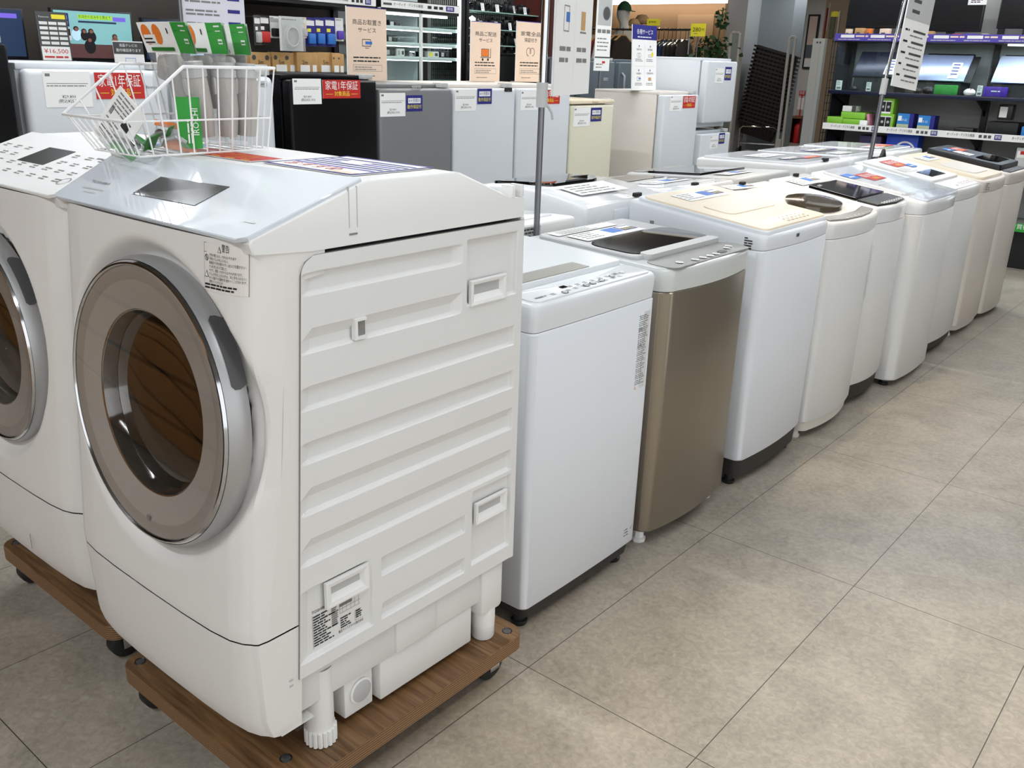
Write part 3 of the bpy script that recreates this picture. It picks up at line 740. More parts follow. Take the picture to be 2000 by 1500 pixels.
def rrect(x0, x1, y0, y1, r, n=5):
    R = []
    for cx, cy, a0 in ((x1 - r, y1 - r, 0), (x0 + r, y1 - r, 90), (x0 + r, y0 + r, 180), (x1 - r, y0 + r, 270)):
        for k in range(n + 1): an = math.radians(a0 + 90 * k / n); R.append((cx + r * math.cos(an), cy + r * math.sin(an)))
    return R
def buttons(A, pts, r, m='lgrey', h=.004, name='button', parent=None):
    for x, y in pts:
        a = MB(m); c = A['P'](x, y, h); a.M = A['flat'](x, y, h); a.ringp(0, 0, r, r * .28, m, .0008, 16); a.disc(0, 0, r * .72, 'lgrey', .0006, 16); a.build(name, parent or A['root'])
def card(A, x, y, w, d, kind, rz=0.0, name='price_card', h=.0025):
    a = MB('paper'); a.M = A['flat'](x, y, h) @ Matrix.Rotation(rz, 4, 'Y')
    x0, z0 = -w / 2, -d / 2
    a.rect(x0, z0, w, d, 'paper' if kind != 'red' else 'red', 0)
    e = .0005
    if kind == 'sheet':
        a.rect(x0, z0, w * .5, d * .95, 'paperw', e); a.lines(x0 + w * .05, z0 + d * .8, w * .4, 4, d * .2, d * .06, 'greyink', e * 2, 5)
        a.rect(x0 + w * .52, z0 + d * .3, w * .2, d * .6, 'blue', e); a.rect(x0 + w * .74, z0 + d * .3, w * .24, d * .6, 'navy', e); a.rect(x0 + w * .76, z0 + d * .6, w * .2, d * .22, 'paperw', e * 2); a.text('動作保証', x0 + w * .86, z0 + d * .36, d * .16, 'yellow', e * 2, fit=w * .18)
    elif kind == 'red':
        a.text('家電1年保証', 0, z0 + d * .45, d * .34, 'paperw', e, fit=w * .85); a.text('対象商品', 0, z0 + d * .1, d * .22, 'yellow', e, fit=w * .4)
    elif kind == 'blue':
        a.rect(x0, z0, w, d, 'blue', e); a.lines(x0 + w * .1, z0 + d * .3, w * .8, 1, d, d * .15, 'paperw', 2 * e, 9)
    elif kind == 'white': a.lines(x0 + w * .08, z0 + d * .75, w * .8, 4, d * .2, d * .07, 'greyink', e, 6)
    elif kind == 'navy':
        a.rect(x0, z0, w, d, 'navy', e); a.rect(x0 + w * .08, z0 + d * .5, w * .84, d * .38, 'paperw', 2 * e); a.text('動作保証付', 0, z0 + d * .12, d * .25, 'yellow', 2 * e, fit=w * .8)
    return a.build(name, A['root'])
def printing(A, x0, x1, y, n, seed, m='greyink', name='control_print', h=.0042, rows=2, sz=.004):
    a = MB(m)
    rnd = random.Random(seed)
    for j in range(rows):
        for k in range(n):
            xx = lerp(x0, x1, k / max(1, n - 1)); a.M = A['flat'](xx, y + j * .018, h); a.lines(-.008, 0, .018, 2, sz * 1.6, sz, m, 0, seed + k + 10 * j, .3)
    return a.build(name, A['root'])
R90 = PI / 2
GF = 'washers facing the aisle'
# 1 white washer beside the drum washer
A = topload('white top-load washer next to the drum washer, warning sticker on its front', -.092, .348, .525, .50, R90, .068, .80, .868, .895, .004, .02, 'coolwhite', 'cool_gloss', 'black', 'plinth', taper=.985, group=GF)
A['plate']('control_panel', rrect(-.245, .245, -.243, -.16, .025), .004, 'cool_gloss')
A['plate']('lid', rrect(-.245, .245, -.15, .2, .02), .014, 'cool_gloss')
A['plate']('lid_grip', [(-.20, -.143), (.10, -.143), (.10, -.087), (-.20, -.087)], .0155, mat('grip_taupe', '#8d8a80', .35))
a = MB('gblack'); a.M = A['flat'](-.09, -.2, .005); a.rect(-.011, -.007, .022, .014, None, .0004); a.build('display', A['root'])
printing(A, -.07, .12, -.222, 7, 50); printing(A, -.16, -.1, -.222, 2, 60, rows=1)
buttons(A, [(-.125, -.232), (.1, -.213), (.135, -.2), (.155, -.205), (-.03, -.226), (.0, -.224), (.04, -.222)], .009, 'chrome', .005)
a = MB('ink'); a.M = A['flat'](-.205, -.225, .005); a.text('AQUA', 0, 0, .007, 'greyink', .0003, res=1) if False else a.lines(-.02, 0, .04, 1, .01, .006, 'greyink', .0003, 3, 0); a.build('maker_plate', A['root'])
a = MB('paper'); a.M = frame((.149, -.2512, .553), (1, .006, 0), (0, 0, 1)) @ Matrix.Diagonal((1.06, 1, 1, 1))
a.rect(-.005, 0, .09, .215, mat('label_silver', '#d3d5d6', .35), .0006)
for zz_, s_ in ((.182, .02), (.152, .012), (.13, .01), (.108, .011)):
    a.poly([(0, zz_), (s_ * .8, zz_), (s_ * .4, zz_ + s_)], 'ink', .001); a.poly([(s_ * .15, zz_ + s_ * .1), (s_ * .65, zz_ + s_ * .1), (s_ * .4, zz_ + s_ * .75)], 'paper', .0014)
a.text('警告', .045, .164, .008, 'ink', .001, fit=.02); a.text('注意', .045, .119, .008, 'ink', .001, fit=.02)
for k in range(12): a.lines(.022 if k < 6 else .0, .205 - k * .0165, .058 if k < 6 else .08, 3, .005, .0025, 'greyink', .001, 70 + k, .2)
a.lines(.0, .006, .05, 2, .005, .003, mat('faint_orange', '#d99a7a', .5), .001, 99); a.build('warning_sticker', A['root'])
a = MB('greyink'); a.M = frame((.15, -.2515, .1), (1, .006, 0), (0, 0, 1)); a.lines(0, .02, .07, 3, .009, .004, 'greyink', .0006, 13); a.poly([(.075, .02), (.078, .014), (.09, .03), (.078, .018)], 'greyink', .0006); a.build('energy_label', A['root'])
card(A, -.2, .02, .06, .045, 'red', 0, h=.0165); card(A, -.2, -.06, .08, .04, 'blue', 0, h=.0165)
# 2 gold washer
A = topload('washer with bronze steel front and silver grey control panel, second in the row', -.10, .925, .505, .50, R90, .052, .795, .862, .882, .028, .045, 'gold', mat('silver_white', '#c9cdcb', .22, coat=.5), 'white', None, taper=1.0, group=GF, footr=.022)
A['plate']('control_panel', rrect(-.235, .235, -.265, -.16, .035), .003, 'grey')
A['plate']('lid', rrect(-.235, .235, -.14, .215, .02), .012, 'lgrey')
A['plate']('lid_window', rrect(-.222, .228, -.135, .05, .05), .0145, 'gblack')
A['plate']('lid_handle', rrect(-.2, .22, -.162, -.122, .015), .0165, 'lgrey')
buttons(A, [(-.16, -.235), (-.09, -.245), (-.045, -.245), (-.005, -.247), (.035, -.245), (.14, -.225), (.17, -.215)], .0115, 'paperw', .005)
a = MB('dgrey'); a.M = A['flat'](.085, -.238, .0045); a.disc(0, 0, .024, 'dgrey', .0004, 24, .012); a.build('display', A['root'])
card(A, -.03, .1, .32, .085, 'sheet', 0, h=.0145); card(A, -.05, .175, .32, .045, 'white', 0, h=.0145)
for sx in (-1, 1): a = MB('darkgold'); a.box(sx * .2495 - .0035, sx * .2495 + .0035, -.232, -.2, .06, .79, None, .002); a.build('edge_trim', A['root'])
for xx in (-.2, .1): 
    a = MB('white'); a.M = A['flat'](xx, .2, .004); a.lathe([(0, -.01), (.014, -.009), (.017, 0)], (0, 0, 0), 'y', 16, 'white_gloss'); a.build('lid_hinge', A['root'])
# 3 tall white washer, its top painted cream for the warm spotlight's tint
A = topload('tall white washer with warm lamplight painted into its cream lid, third in the row', -.09, 1.515, .53, .515, R90, .10, .835, .885, .945, .018, .03, 'coolwhite', 'coolwhite', 'black', 'plinth', taper=.96, group=GF)
A['plate']('lid_frame', rrect(-.255, .255, -.257, .235, .03), .012, 'coolwhite')
A['plate']('lid', rrect(-.25, .25, -.252, .215, .03), .017, 'cream')
A['plate']('lid_panel', rrect(-.17, .19, -.09, .03, .03), .0195, 'cream')
a = MB('ink'); a.M = A['flat'](-.13, -.2, .0175); a.rect(-.008, -.004, .018, .009, 'gblack', .0004); a.build('display', A['root'])
printing(A, -.02, .14, -.225, 6, 90, mat('brown_ink', '#a08b6c', .6), h=.0178, rows=3, sz=.003)
card(A, .02, .13, .3, .085, 'sheet', 0, h=.018)
a = MB('greyink'); a.M = frame((-.2655, -.19, .835), (0, -1, 0), (0, 0, 1)); a.lines(0, .035, .032, 5, .008, .004, 'ink', .0006, 22); a.build('side_label', A['root'])
a = MB('grey'); a.M = frame((-.2655, .165, .86), (0, -1, 0), (0, 0, 1)); a.rect(0, 0, .016, .022, 'grey', .0008); a.build('hose_slot', A['root'])
a = MB('ink'); a.M = frame((-.06, -.2755, .862), (1, 0, 0), (0, 0, 1)); a.rect(0, 0, .02, .011, 'dgrey', .002); a.build('maker_badge', A['root'])
# 4 washer with a domed lid and oval window
A = topload('white washer with domed lid and large brown oval window', -.098, 2.07, .49, .50, R90, .075, .80, .862, .93, .035, .035, 'warmw', 'warmw', 'ivory', 'ivory', arch=.0, taper=.975, group=GF)
a = MB('ivory'); 
def dome(cx, cy, rx, ry, h, pw_=2.0, n=40, k=8):
    R = []
    for i in range(k + 1):
        q = i / k; f = math.cos(q * PI / 2)
        R.append([A['P'](cx + rx * (lerp(1, .55, q)) * math.cos(2 * PI * j / n), cy + ry * (lerp(1, .55, q)) * math.sin(2 * PI * j / n), h * math.sin(q * PI / 2) - .004) for j in range(n)])
    return R
a.rings(dome(0, .0, .225, .21, .018), None, False, True); a.build('lid', A['root'])
a = MB('brownwin'); a.rings([[A['P'](-.02 + .16 * r * math.cos(2 * PI * j / 36), -.085 + .1 * r * math.sin(2 * PI * j / 36), h) for j in range(36)] for r, h in ((1, .008), (.98, .0215), (.8, .023), (.3, .0235))], None, False, True); a.build('lid_window', A['root'])
A['plate']('control_panel', [(-.22, -.235), (-.12, -.26), (0, -.27), (.12, -.26), (.22, -.235), (.215, -.19), (.1, -.215), (-.1, -.215), (-.215, -.19)], .006, 'grey')
printing(A, -.1, .18, -.252, 8, 110, 'ivory', h=.0075, rows=1); card(A, -.06, .215, .2, .06, 'sheet', .1, h=.006); 
a = MB('lgrey'); a.M = frame((.185, -.269, .5), (1, .22, 0), (0, 0, 1)); a.lines(0, .22, .04, 20, .011, .006, 'lgrey', .001, 33); a.build('warning_sticker', A['root'])
a = MB('matblack'); a.box(-.02, .012, .222, .242, .925, .945, None, .004); a.build('hose_cap', A['root'])
# 5 washer with black glass top
A = topload('white washer with black glass lid and black button panel', -.115, 2.53, .40, .48, R90, .10, .80, .868, .935, .03, .03, 'warmw', 'white_gloss', 'black', 'plinth', taper=.97, group=GF)
A['plate']('lid', [(-.17, -.143), (.17, -.143), (.15, .07), (-.15, .07)], .012, 'gblack')
A['plate']('control_panel', [(-.165, -.235), (.0, -.255), (.165, -.235), (.17, -.15), (-.17, -.15)], .008, 'black')
printing(A, -.1, .14, -.232, 9, 120, 'paperw', h=.0095, rows=1, sz=.006); card(A, -.02, .14, .26, .09, 'sheet', 0, h=.004)
buttons(A, [(-.1, .04), (-.13, .035)], .011, 'chrome', .014, 'lid_hinge')
a = MB('matblack'); a.box(.03, .06, .205, .225, .925, .945, None, .004); a.build('hose_cap', A['root'])
# 6 plain white washer under a clear sheet
A = topload('white washer under a clear plastic sheet with a red warranty card', -.055, 3.01, .54, .52, R90, .03, .80, .857, .94, .02, .06, 'warmw', 'white_gloss', None, None, taper=.97, group=GF)
A['plate']('lid', rrect(-.235, .235, -.17, .22, .03), .012, 'white_gloss'); card(A, -.03, .06, .17, .1, 'red', 0, h=.014); card(A, -.18, .1, .1, .07, 'blue', 0, h=.014)
A['plate']('cover_film', rrect(-.23, .25, -.268, -.04, .02), .016, 'film'); A['plate']('control_panel', rrect(-.22, .22, -.262, -.18, .02), .003, mat('bluish_panel', '#cfd3e6', .3))
printing(A, -.15, .17, -.235, 6, 130, h=.0045, rows=1)
# 7 white washer with a dark window
A = topload('white washer with small dark rectangular lid window and red card', -.09, 3.585, .52, .50, R90, .075, .80, .857, .95, .02, .05, 'warmw', 'warmw', 'black', 'plinth', taper=.97, group=GF)
A['plate']('lid', rrect(-.235, .235, -.14, .22, .03), .012, 'warmw'); A['plate']('lid_window', [(-.1, -.1), (.13, -.1), (.13, -.02), (-.1, -.02)], .0145, 'gblack')
A['plate']('control_panel', rrect(-.22, .22, -.25, -.15, .03), .004, mat('pinkish_panel', '#e5dad8', .35)); card(A, -.03, .12, .18, .1, 'red', 0, h=.014); card(A, -.1, .03, .2, .06, 'white', 0, h=.014); card(A, .06, .06, .08, .05, 'blue', 0, h=.0145)
a = MB('gblack'); a.M = A['flat'](-.08, -.22, .005); a.rect(-.01, -.006, .02, .012, None, .0004); a.build('display', A['root'])
printing(A, 0, .17, -.22, 5, 140, h=.0048, rows=2)
a = MB('matblack'); a.box(-.03, .0, .215, .24, .94, .962, None, .004); a.build('hose_cap', A['root'])
# 8 cream washer
A = topload('beige washer with rounded cream lid, last but one in the row', -.09, 4.12, .50, .50, R90, .06, .80, .86, .94, .025, .05, 'ivory', 'ivory', 'white', 'ivory', taper=.97, group=GF)
A['plate']('lid', rrect(-.23, .23, -.24, .22, .05), .014, 'cream'); A['plate']('lid_panel', rrect(-.16, .17, -.18, .02, .06), .018, 'ivory'); card(A, 0, .12, .24, .08, 'sheet', 0, h=.016)
a = MB('ink'); a.M = frame((-.22, -.262, .805), (.9, -.4, 0), (0, 0, 1)); a.lines(0, .04, .03, 4, .01, .005, 'greyink', .002, 44); a.build('side_label', A['root'])
# 9 washer with black lid at the far end
A = topload('beige washer with thick black lid at the far end of the row', -.09, 4.65, .50, .50, R90, .035, .80, .865, .94, .025, .05, 'ivory', 'ivory', 'black', 'plinth', taper=.97, group=GF)
A['plate']('lid', rrect(-.215, .225, -.2, .22, .02), .032, 'black'); A['plate']('lid_window', rrect(-.15, .2, -.16, -.03, .05), .034, 'gblack')
card(A, -.06, .05, .12, .1, 'white', 0, h=.034); card(A, .08, .12, .14, .08, 'red', 0, h=.034); card(A, -.06, .14, .1, .05, 'blue', 0, h=.034)
A['plate']('control_panel', rrect(-.2, .2, -.25, -.205, .02), .006, 'dgrey')

# second row, backs to the first row
GB = 'washers facing the fridges'
def back_print(A, x, z, w, h, seed):
    a = MB('ink'); D = A['D']; a.M = frame((x, D / 2 + .0006, z), (-1, 0, 0), (0, 0, 1))
    a.rect(0, 0, w, h, 'lgrey', .0003); a.poly([(w * .42, h * .8), (w * .5, h * .8), (w * .46, h * .95)], 'ink', .0008)
    a.lines(w * .54, h * .93, w * .42, 3, h * .08, h * .035, 'ink', .0008, seed); a.lines(w * .04, h * .85, w * .3, 9, h * .09, h * .045, 'ink', .0008, seed + 1, .6)
    for q in ((.42, .35, .2, .28), (.66, .35, .12, .28), (.82, .4, .14, .25)): a.frm(w * q[0], h * q[1], w * q[2], h * q[3], .0016, 'ink', .0008)
    a.lines(w * .42, h * .25, w * .5, 3, h * .08, h * .04, 'greyink', .0008, seed + 2); a.build('wiring_diagram', A['root'])
A = topload('short white washer seen from behind, wiring diagram on its back panel', -1.18, .745, .53, .53, -R90, .05, .84, .885, .905, .01, .03, 'coolwhite', 'white', 'black', 'plinth', taper=1, group=GB)
back_print(A, .19, .76, .26, .135, 200); card(A, .05, .0, .3, .1, 'white', PI, h=.003)
A['plate']('lid', rrect(-.23, .23, -.17, .2, .03), .006, 'white_gloss')
A = topload('white washer with arched lid and black window, its power cord hanging behind', -1.25, 1.335, .52, .59, -R90, .05, .80, .93, .925, .01, .05, 'coolwhite', 'white_gloss', 'black', 'plinth', arch=.035, taper=1, group=GB)
A['plate']('lid_window', rrect(-.19, .19, -.22, .06, .08, 8), .010, 'gblack'); card(A, .02, .15, .3, .12, 'white', PI, h=.006)
a = MB('rubber'); yb = A['D'] / 2
a.tube([(.15, yb + .004, .845), (.155, yb + .02, .83), (.165, yb + .022, .79), (.16, yb + .02, .74), (.15, yb + .015, .73), (.14, yb + .02, .76), (.147, yb + .02, .82), (.15, yb + .006, .845)], .0035, 8); a.box(.138, .162, yb, yb + .02, .838, .853, None, .004); a.build('power_cord', A['root'])
for q0 in (.0, -.15): a = MB('coolwhite'); a.box(q0, q0 + .09, yb - .002, yb + .003, .8, .9, 'coolwhite', .002); a.build('back_cover', A['root'])
a = MB('matblack'); a.box(-.1, -.06, .27, .29, .93, .945, None, .004); a.build('hose_cap', A['root'])
A = topload('white washer with glossy flat lid standing behind the arched one', -1.23, 1.915, .53, .56, -R90, .05, .82, .90, .935, .01, .03, 'warmw', 'white_gloss', 'black', 'plinth', taper=1, group=GB)
A['plate']('lid_window', rrect(-.2, .2, -.2, -.02, .02), .008, 'gblack'); A['plate']('lid', rrect(-.23, .23, -.02, .21, .02), .006, 'white_gloss'); card(A, .02, .1, .3, .1, 'sheet', PI, h=.008)
a = MB('matblack'); a.box(.02, .055, .245, .265, .93, .945, None, .004); a.build('hose_cap', A['root'])
A = topload('grey topped washer with wide dark glass lid in the second row', -1.26, 2.50, .55, .58, -R90, .05, .82, .905, .935, .01, .03, 'coolwhite', 'lgrey', 'black', 'plinth', taper=1, group=GB)
A['plate']('lid', rrect(-.23, .23, -.2, .08, .02), .010, 'gblack'); card(A, .05, .15, .24, .09, 'sheet', PI, h=.004); A['plate']('control_panel', rrect(-.22, .22, -.28, -.215, .015), .005, 'grey')
A = topload('white washer with a wide overhanging lid edge behind the black glass one', -1.22, 3.09, .54, .60, -R90, .05, .86, .945, .955, .01, .03, 'coolwhite', 'white', 'black', 'plinth', taper=1, group=GB)
A['plate']('lid', rrect(-.25, .25, -.27, .26, .02), .012, 'white_gloss'); back_print(A, .2, .76, .22, .12, 230); card(A, 0, -.05, .26, .12, 'white', PI, h=.0145); card(A, .05, .12, .2, .07, 'navy', PI, h=.0145); card(A, -.1, .15, .2, .06, 'red', PI, h=.0145)
a = MB('matblack'); a.box(-.05, -.01, .25, .275, .957, .975, None, .004); a.build('hose_cap', A['root'])
A = topload('white washer with black drain hose clipped to its back', -1.235, 3.70, .54, .60, -R90, .05, .86, .94, .955, .01, .03, 'warmw', 'white_gloss', 'black', 'plinth', taper=1, group=GB)
A['plate']('lid', rrect(-.24, .24, -.26, .24, .03), .012, 'white_gloss'); card(A, -.02, .0, .3, .1, 'navy', PI, h=.0145); card(A, .1, .16, .2, .08, 'white', PI, h=.0145)
a = MB('rubber'); yb = A['D'] / 2; a.tube([(-.14, yb + .012, .9), (-.13, yb + .016, .945), (-.15, yb + .016, .975), (-.18, yb + .014, .94), (-.165, yb + .014, .88), (-.155, yb + .013, .8)], .0115, 10); a.build('drain_hose', A['root'])
A = topload('white washer at the far end of the second row with an orange card', -1.22, 4.30, .54, .60, -R90, .05, .86, .945, .955, .01, .05, 'warmw', 'white_gloss', 'black', 'plinth', taper=1, group=GB)
A['plate']('lid', rrect(-.24, .24, -.26, .24, .03), .012, 'white_gloss'); card(A, -.08, .1, .24, .1, 'red', PI, h=.0145); card(A, .1, .12, .16, .1, 'white', PI, h=.0145); back_print(A, .1, .8, .2, .1, 260)

# ------------------------------------------------------------------ cards and signs (local plane facing -y)
def tagcard(parent, x, z, w, h, kind, y, name='price_tag', maker=None):
    a = MB('paperw'); a.M = Matrix.Translation((x, y, z)); e = .0006
    a.box(0, w, -.0008, 0, 0, h, 'paperw'); d = .0012
    if kind == 'price':
        a.rect(w * .06, h * .66, w * .88, h * .012, 'ink', d); a.rect(w * .05, h * .86, w * .1, h * .08, 'greyink', d)
        if maker: a.text(maker, w * .5, h * .76, h * .07, 'ink', d, res=1)
        a.lines(w * .06, h * .585, w * .88, 1, h * .1, h * .028, 'greyink', d, int(x * 999) % 97, .1)
        a.text('¥29,800', w * .5, h * .24, h * .09, 'ink', d, res=1) if maker is None else a.text('¥23,000', w * .5, h * .24, h * .09, 'ink', d, res=1)
        a.text('(税込¥25,300)', w * .52, h * .1, h * .09, 'ink', d, fit=w * .5, res=1)
    elif kind == 'year':
        a.rect(0, 0, w, h, 'red', d); a.text('家電1年保証', w * .5, h * .46, h * .38, 'paperw', d + e, fit=w * .86)
        a.text('対象商品', w * .5, h * .12, h * .22, 'yellow', d + e, fit=w * .4); a.rect(w * .08, h * .22, w * .18, h * .02, 'yellow', d + e); a.rect(w * .74, h * .22, w * .18, h * .02, 'yellow', d + e)
    elif kind == 'six':
        a.rect(0, 0, w, h, 'navy', d); a.rect(w * .12, h * .5, w * .76, h * .32, 'paperw', d + e); a.text('6ヶ月間の', w * .5, h * .57, h * .17, 'navy', d + 2 * e, fit=w * .66)
        a.text('動作保証付', w * .5, h * .16, h * .2, 'yellow', d + e, fit=w * .84)
    return a.build(name, parent)

def fridge(label, xf, y0, y1, zt, body, door, split=None, D=.56, tags=(), plate=None, group='fridges facing the washers', zb=.02, lip=None, hinge=True, rd=.012):
    W = y1 - y0; t = thing('refrigerator', label, 'fridge', (xf - D / 2, (y0 + y1) / 2, 0), R90, group)
    hw = W / 2; yd = -D / 2
    a = MB(body); a.box(-hw, hw, yd + .065, D / 2, zb, zt - .012, None, .006); a.build('cabinet', t)
    a = MB(lip or body); a.box(-hw, hw, yd + (.0 if lip else .055), D / 2, zt - .022, zt, None, .005); a.build('top_panel', t)
    zs = [zb + .03] + ([split] if split else []) + [zt - (.026 if lip else .016)]
    for i in range(len(zs) - 1):
        a = MB(door); a.box(-hw + .002, hw - .002, yd, yd + .058, zs[i] + .003, zs[i + 1] - .003, None, rd, 3)
        d = a.build('door', t)
    if split:
        a = MB('dgrey'); a.box(-hw + .006, hw - .006, yd + .012, yd + .06, split - .004, split + .004); a.build('door_gap', t)
    if hinge:
        a = MB('lgrey'); a.box(hw - .06, hw - .01, yd + .02, yd + .08, zt - .016, zt + .006, None, .003); a.build('hinge_cover', t)
    for k, (u, z, w, h, kd) in enumerate(tags):
        mk = {'Hisense': 'Hisense'}.get(plate and plate[0])
        tagcard(t, u - (y0 + y1) / 2, z, w, h, kd, yd - .0006, 'price_tag' if kd == 'price' else 'warranty_card')
    if plate:
        a = MB('ink'); a.M = Matrix.Translation((plate[1] - (y0 + y1) / 2, yd - .0006, plate[2]))
        if plate[3]: a.box(-.03, .03, -.0015, 0, -.004, .016, plate[3])
        a.text(plate[0], 0, 0, .011, 'ink' if plate[3] != 'ink' else 'paperw', .002, res=1); a.build('maker_badge', t)
    for sx in (-1, 1):
        a = MB('dgrey'); a.lathe([(0, max(.0005, zb - .0195)), (.018, max(.0005, zb - .0195)), (.018, zb + .01)], (sx * (hw - .04), yd + .1, 0), 'z', 14); a.build('foot', t)
    return t
XF = -2.1
fridge('tall black fridge at the left edge of the row', XF, -.62, -.125, 1.405, 'fridgeblack', 'fridgeblack', .9)
fridge('white fridge beside the tall black one, red warranty card and white price tag on it', XF, -.09, .425, 1.33, 'fridgewhite', 'fridgewhite', .85,
       tags=((-.03, 1.19, .16, .115, 'price'), (.145, 1.215, .18, .088, 'year')), plate=('Hisense', .35, 1.25, None), rd=.02)
fridge('white fridge with a small framed maker plate, behind the wire basket', XF, .445, .895, 1.315, 'fridgewhite', 'fridgewhite', .85, plate=('Haier', .825, 1.262, 'lgrey'), rd=.03)
fridge('black fridge with white price tag and red warranty card', XF, .965, 1.447, 1.302, 'fridgeblack', 'fridgeblack', None, tags=((.98, 1.186, .148, .102, 'price'), (1.135, 1.208, .21, .076, 'year')))
fridge('grey fridge between the black fridge and the white ones', XF, 1.458, 1.938, 1.266, 'fridgegrey', 'fridgegrey', None, tags=((1.46, 1.125, .158, .104, 'price'), (1.622, 1.146, .108, .072, 'six')), plate=('MITSUBISHI', 1.69, 1.245, 'lgrey'))
fridge('white fridge right of the grey one, short black slot at its top right', XF, 1.948, 2.425, 1.266, 'fridgewarmlit', 'fridgewhite', None, tags=((1.955, 1.14, .155, .104, 'price'), (2.118, 1.172, .112, .075, 'six')), plate=('-', 2.36, 1.235, 'ink'))
fridge('white fridge behind the front sign pole with red warranty card', XF, 2.437, 2.915, 1.266, 'fridgewarmlit', 'fridgewhite', None, tags=((2.465, 1.135, .145, .1, 'price'), (2.62, 1.165, .19, .075, 'year')))
fridge('low cream fridge with a beige top, navy and white cards on its door', XF, 2.925, 3.365, 1.182, 'fridgecream', 'fridgecream', None, tags=((2.95, 1.035, .165, .107, 'price'), (3.12, 1.06, .112, .078, 'six')), plate=('Panasonic', 3.16, 1.165, None), lip='cream')
fridge('white fridge with a service sign standing on it', XF, 3.95, 4.41, 1.222, 'fridgewarmlit', 'fridgewhite', None, tags=((4.02, 1.1, .155, .1, 'price'), (4.185, 1.118, .17, .078, 'year')))
fridge('lower white fridge of the stacked pair at the end of the row', XF, 4.49, 4.93, .955, 'fridgewhite', 'fridgewhite', None, tags=((4.62, .83, .12, .09, 'price'), (4.75, .86, .09, .075, 'six')))
t = fridge('upper white fridge stacked on another at the end of the row', XF, 4.49, 4.93, 1.445, 'fridgewhite', 'fridgewhite', None, zb=.976, tags=((4.6, 1.28, .13, .1, 'price'), (4.74, 1.3, .1, .09, 'six')), hinge=False)
fridge('dark slate fridge behind the gap in the row, left of its twin', -2.95, 4.20, 4.62, 1.42, 'slate', 'slate', None, plate=('TOSHIBA', 4.5, 1.27, 'lgrey'), group='slate fridges at the back')
t = fridge('dark slate fridge with silver handle at the back, right of its twin', -2.95, 4.68, 5.08, 1.42, 'slate', 'slate', None, group='slate fridges at the back')
a = MB('silver'); a.tube([(-.17, -.285, 1.18), (-.17, -.31, 1.2), (-.17, -.31, 1.3), (-.17, -.285, 1.32)], .009, 8); a.build('handle', t)
fridge('narrow black fridge standing behind the front sign pole', -2.95, 3.58, 3.82, 1.43, 'fridgeblack', 'fridgeblack', None, group='slate fridges at the back')

def board(name, label, p, w, h, rz, paint, thick=.006, m='paperw', back=None, cat='sign', tilt=0, group=None):
    """upright sign; p is its lower left corner, local x along the sign"""
    t = thing(name, label, cat, p, rz, group)
    if tilt: t.rotation_euler = (tilt, 0, rz)
    a = MB(m); a.box(0, w, 0, thick, 0, h, m); a.M = Matrix.Translation((0, -.0006, 0)); paint(a, w, h); a.build('sign_card', t)
    return t
def acrylic(t, w, h, d=.07):
    a = MB('lgrey'); a.box(w * .15, w * .85, .0, d, -.002, .001); a.build('sign_base', t)
def service(title1, title2, icon, seed):
    def f(a, w, h):
        a.rect(0, 0, w, h, 'beige', 0); a.rect(0, h - .004, w, .004, 'navy', .0005)
        a.text(title1, w * .5, h * .76, h * .058, 'ink', .0005, fit=w * .72); a.text(title2, w * .5, h * .66, h * .055, 'ink', .0005, fit=w * .45)
        cx = w * .5
        if icon == 'pc': a.frm(cx - w * .13, h * .47, w * .22, h * .1, .003, 'ink', .0005); a.rect(cx - w * .05, h * .5, w * .17, h * .04, 'blue', .0008); a.rect(cx - w * .06, h * .445, w * .1, h * .008, 'ink', .0005)
        elif icon == 'cart': a.rect(cx - w * .15, h * .42, w * .26, h * .13, 'orange', .0005); a.frm(cx - w * .15, h * .42, w * .26, h * .13, .002, 'ink', .0008); a.rect(cx - w * .18, h * .4, w * .34, h * .01, 'ink', .0005); a.disc(cx - w * .1, h * .37, w * .03, 'ink', .0005); a.disc(cx + w * .08, h * .37, w * .03, 'ink', .0005); a.rect(cx + w * .16, h * .4, w * .015, h * .16, 'ink', .0005)
        else:
            a.ringp(cx - w * .06, h * .5, w * .09, .003, 'ink', .0005); a.ringp(cx + w * .07, h * .5, w * .09, .003, 'ink', .0007); a.poly([(cx - w * .12, h * .47), (cx, h * .4), (cx + w * .13, h * .47)], 'beige', .0009)
        a.lines(w * .14, h * .31, w * .72, 2, h * .05, h * .018, 'ink', .0005, seed, .1); a.frm(w * .13, h * .13, w * .74, h * .09, .0015, 'greyink', .0005); a.lines(w * .17, h * .18, w * .64, 2, h * .03, h * .012, 'greyink', .0005, seed + 1, .3); a.lines(w * .2, h * .06, w * .5, 1, h * .03, h * .012, 'greyink', .0005, seed + 2)
    return f
X = -2.5
def xrect(X, u0, v0, u1, v1):
    p, q = on(0, X, u0, v1), on(0, X, u1, v0); r_ = on(0, X, u0, v0); return p, q.y - p.y, r_.z - p.z
p, w, h = xrect(X, 682, 155, 752, 10); p, w, h = on(0, X, 680, 158), on(0, X, 752, 20).y - on(0, X, 674, 20).y, on(0, X, 674, 10).z - 1.27
t = board('service_sign', 'beige service sign with a computer screen drawing, on the grey fridge', (X, max(p.y, 1.5), 1.269), w, h, R90, service('商品お取置き', 'サービス', 'pc', 301)); acrylic(t, w, h)
y0 = on(0, X, 920, 42).y; w = on(0, X, 978, 44).y - y0; h = on(0, X, 920, 40).z - 1.269
t = board('service_sign', 'beige service sign with a hand cart drawing, on the white fridges', (X, y0, 1.269), w, h, R90, service('商品ご配送', 'サービス', 'cart', 311)); acrylic(t, w, h)
y0 = on(0, X, 1010, 42).y; w = on(0, X, 1064, 45).y - y0; h = on(0, X, 1010, 40).z - 1.269
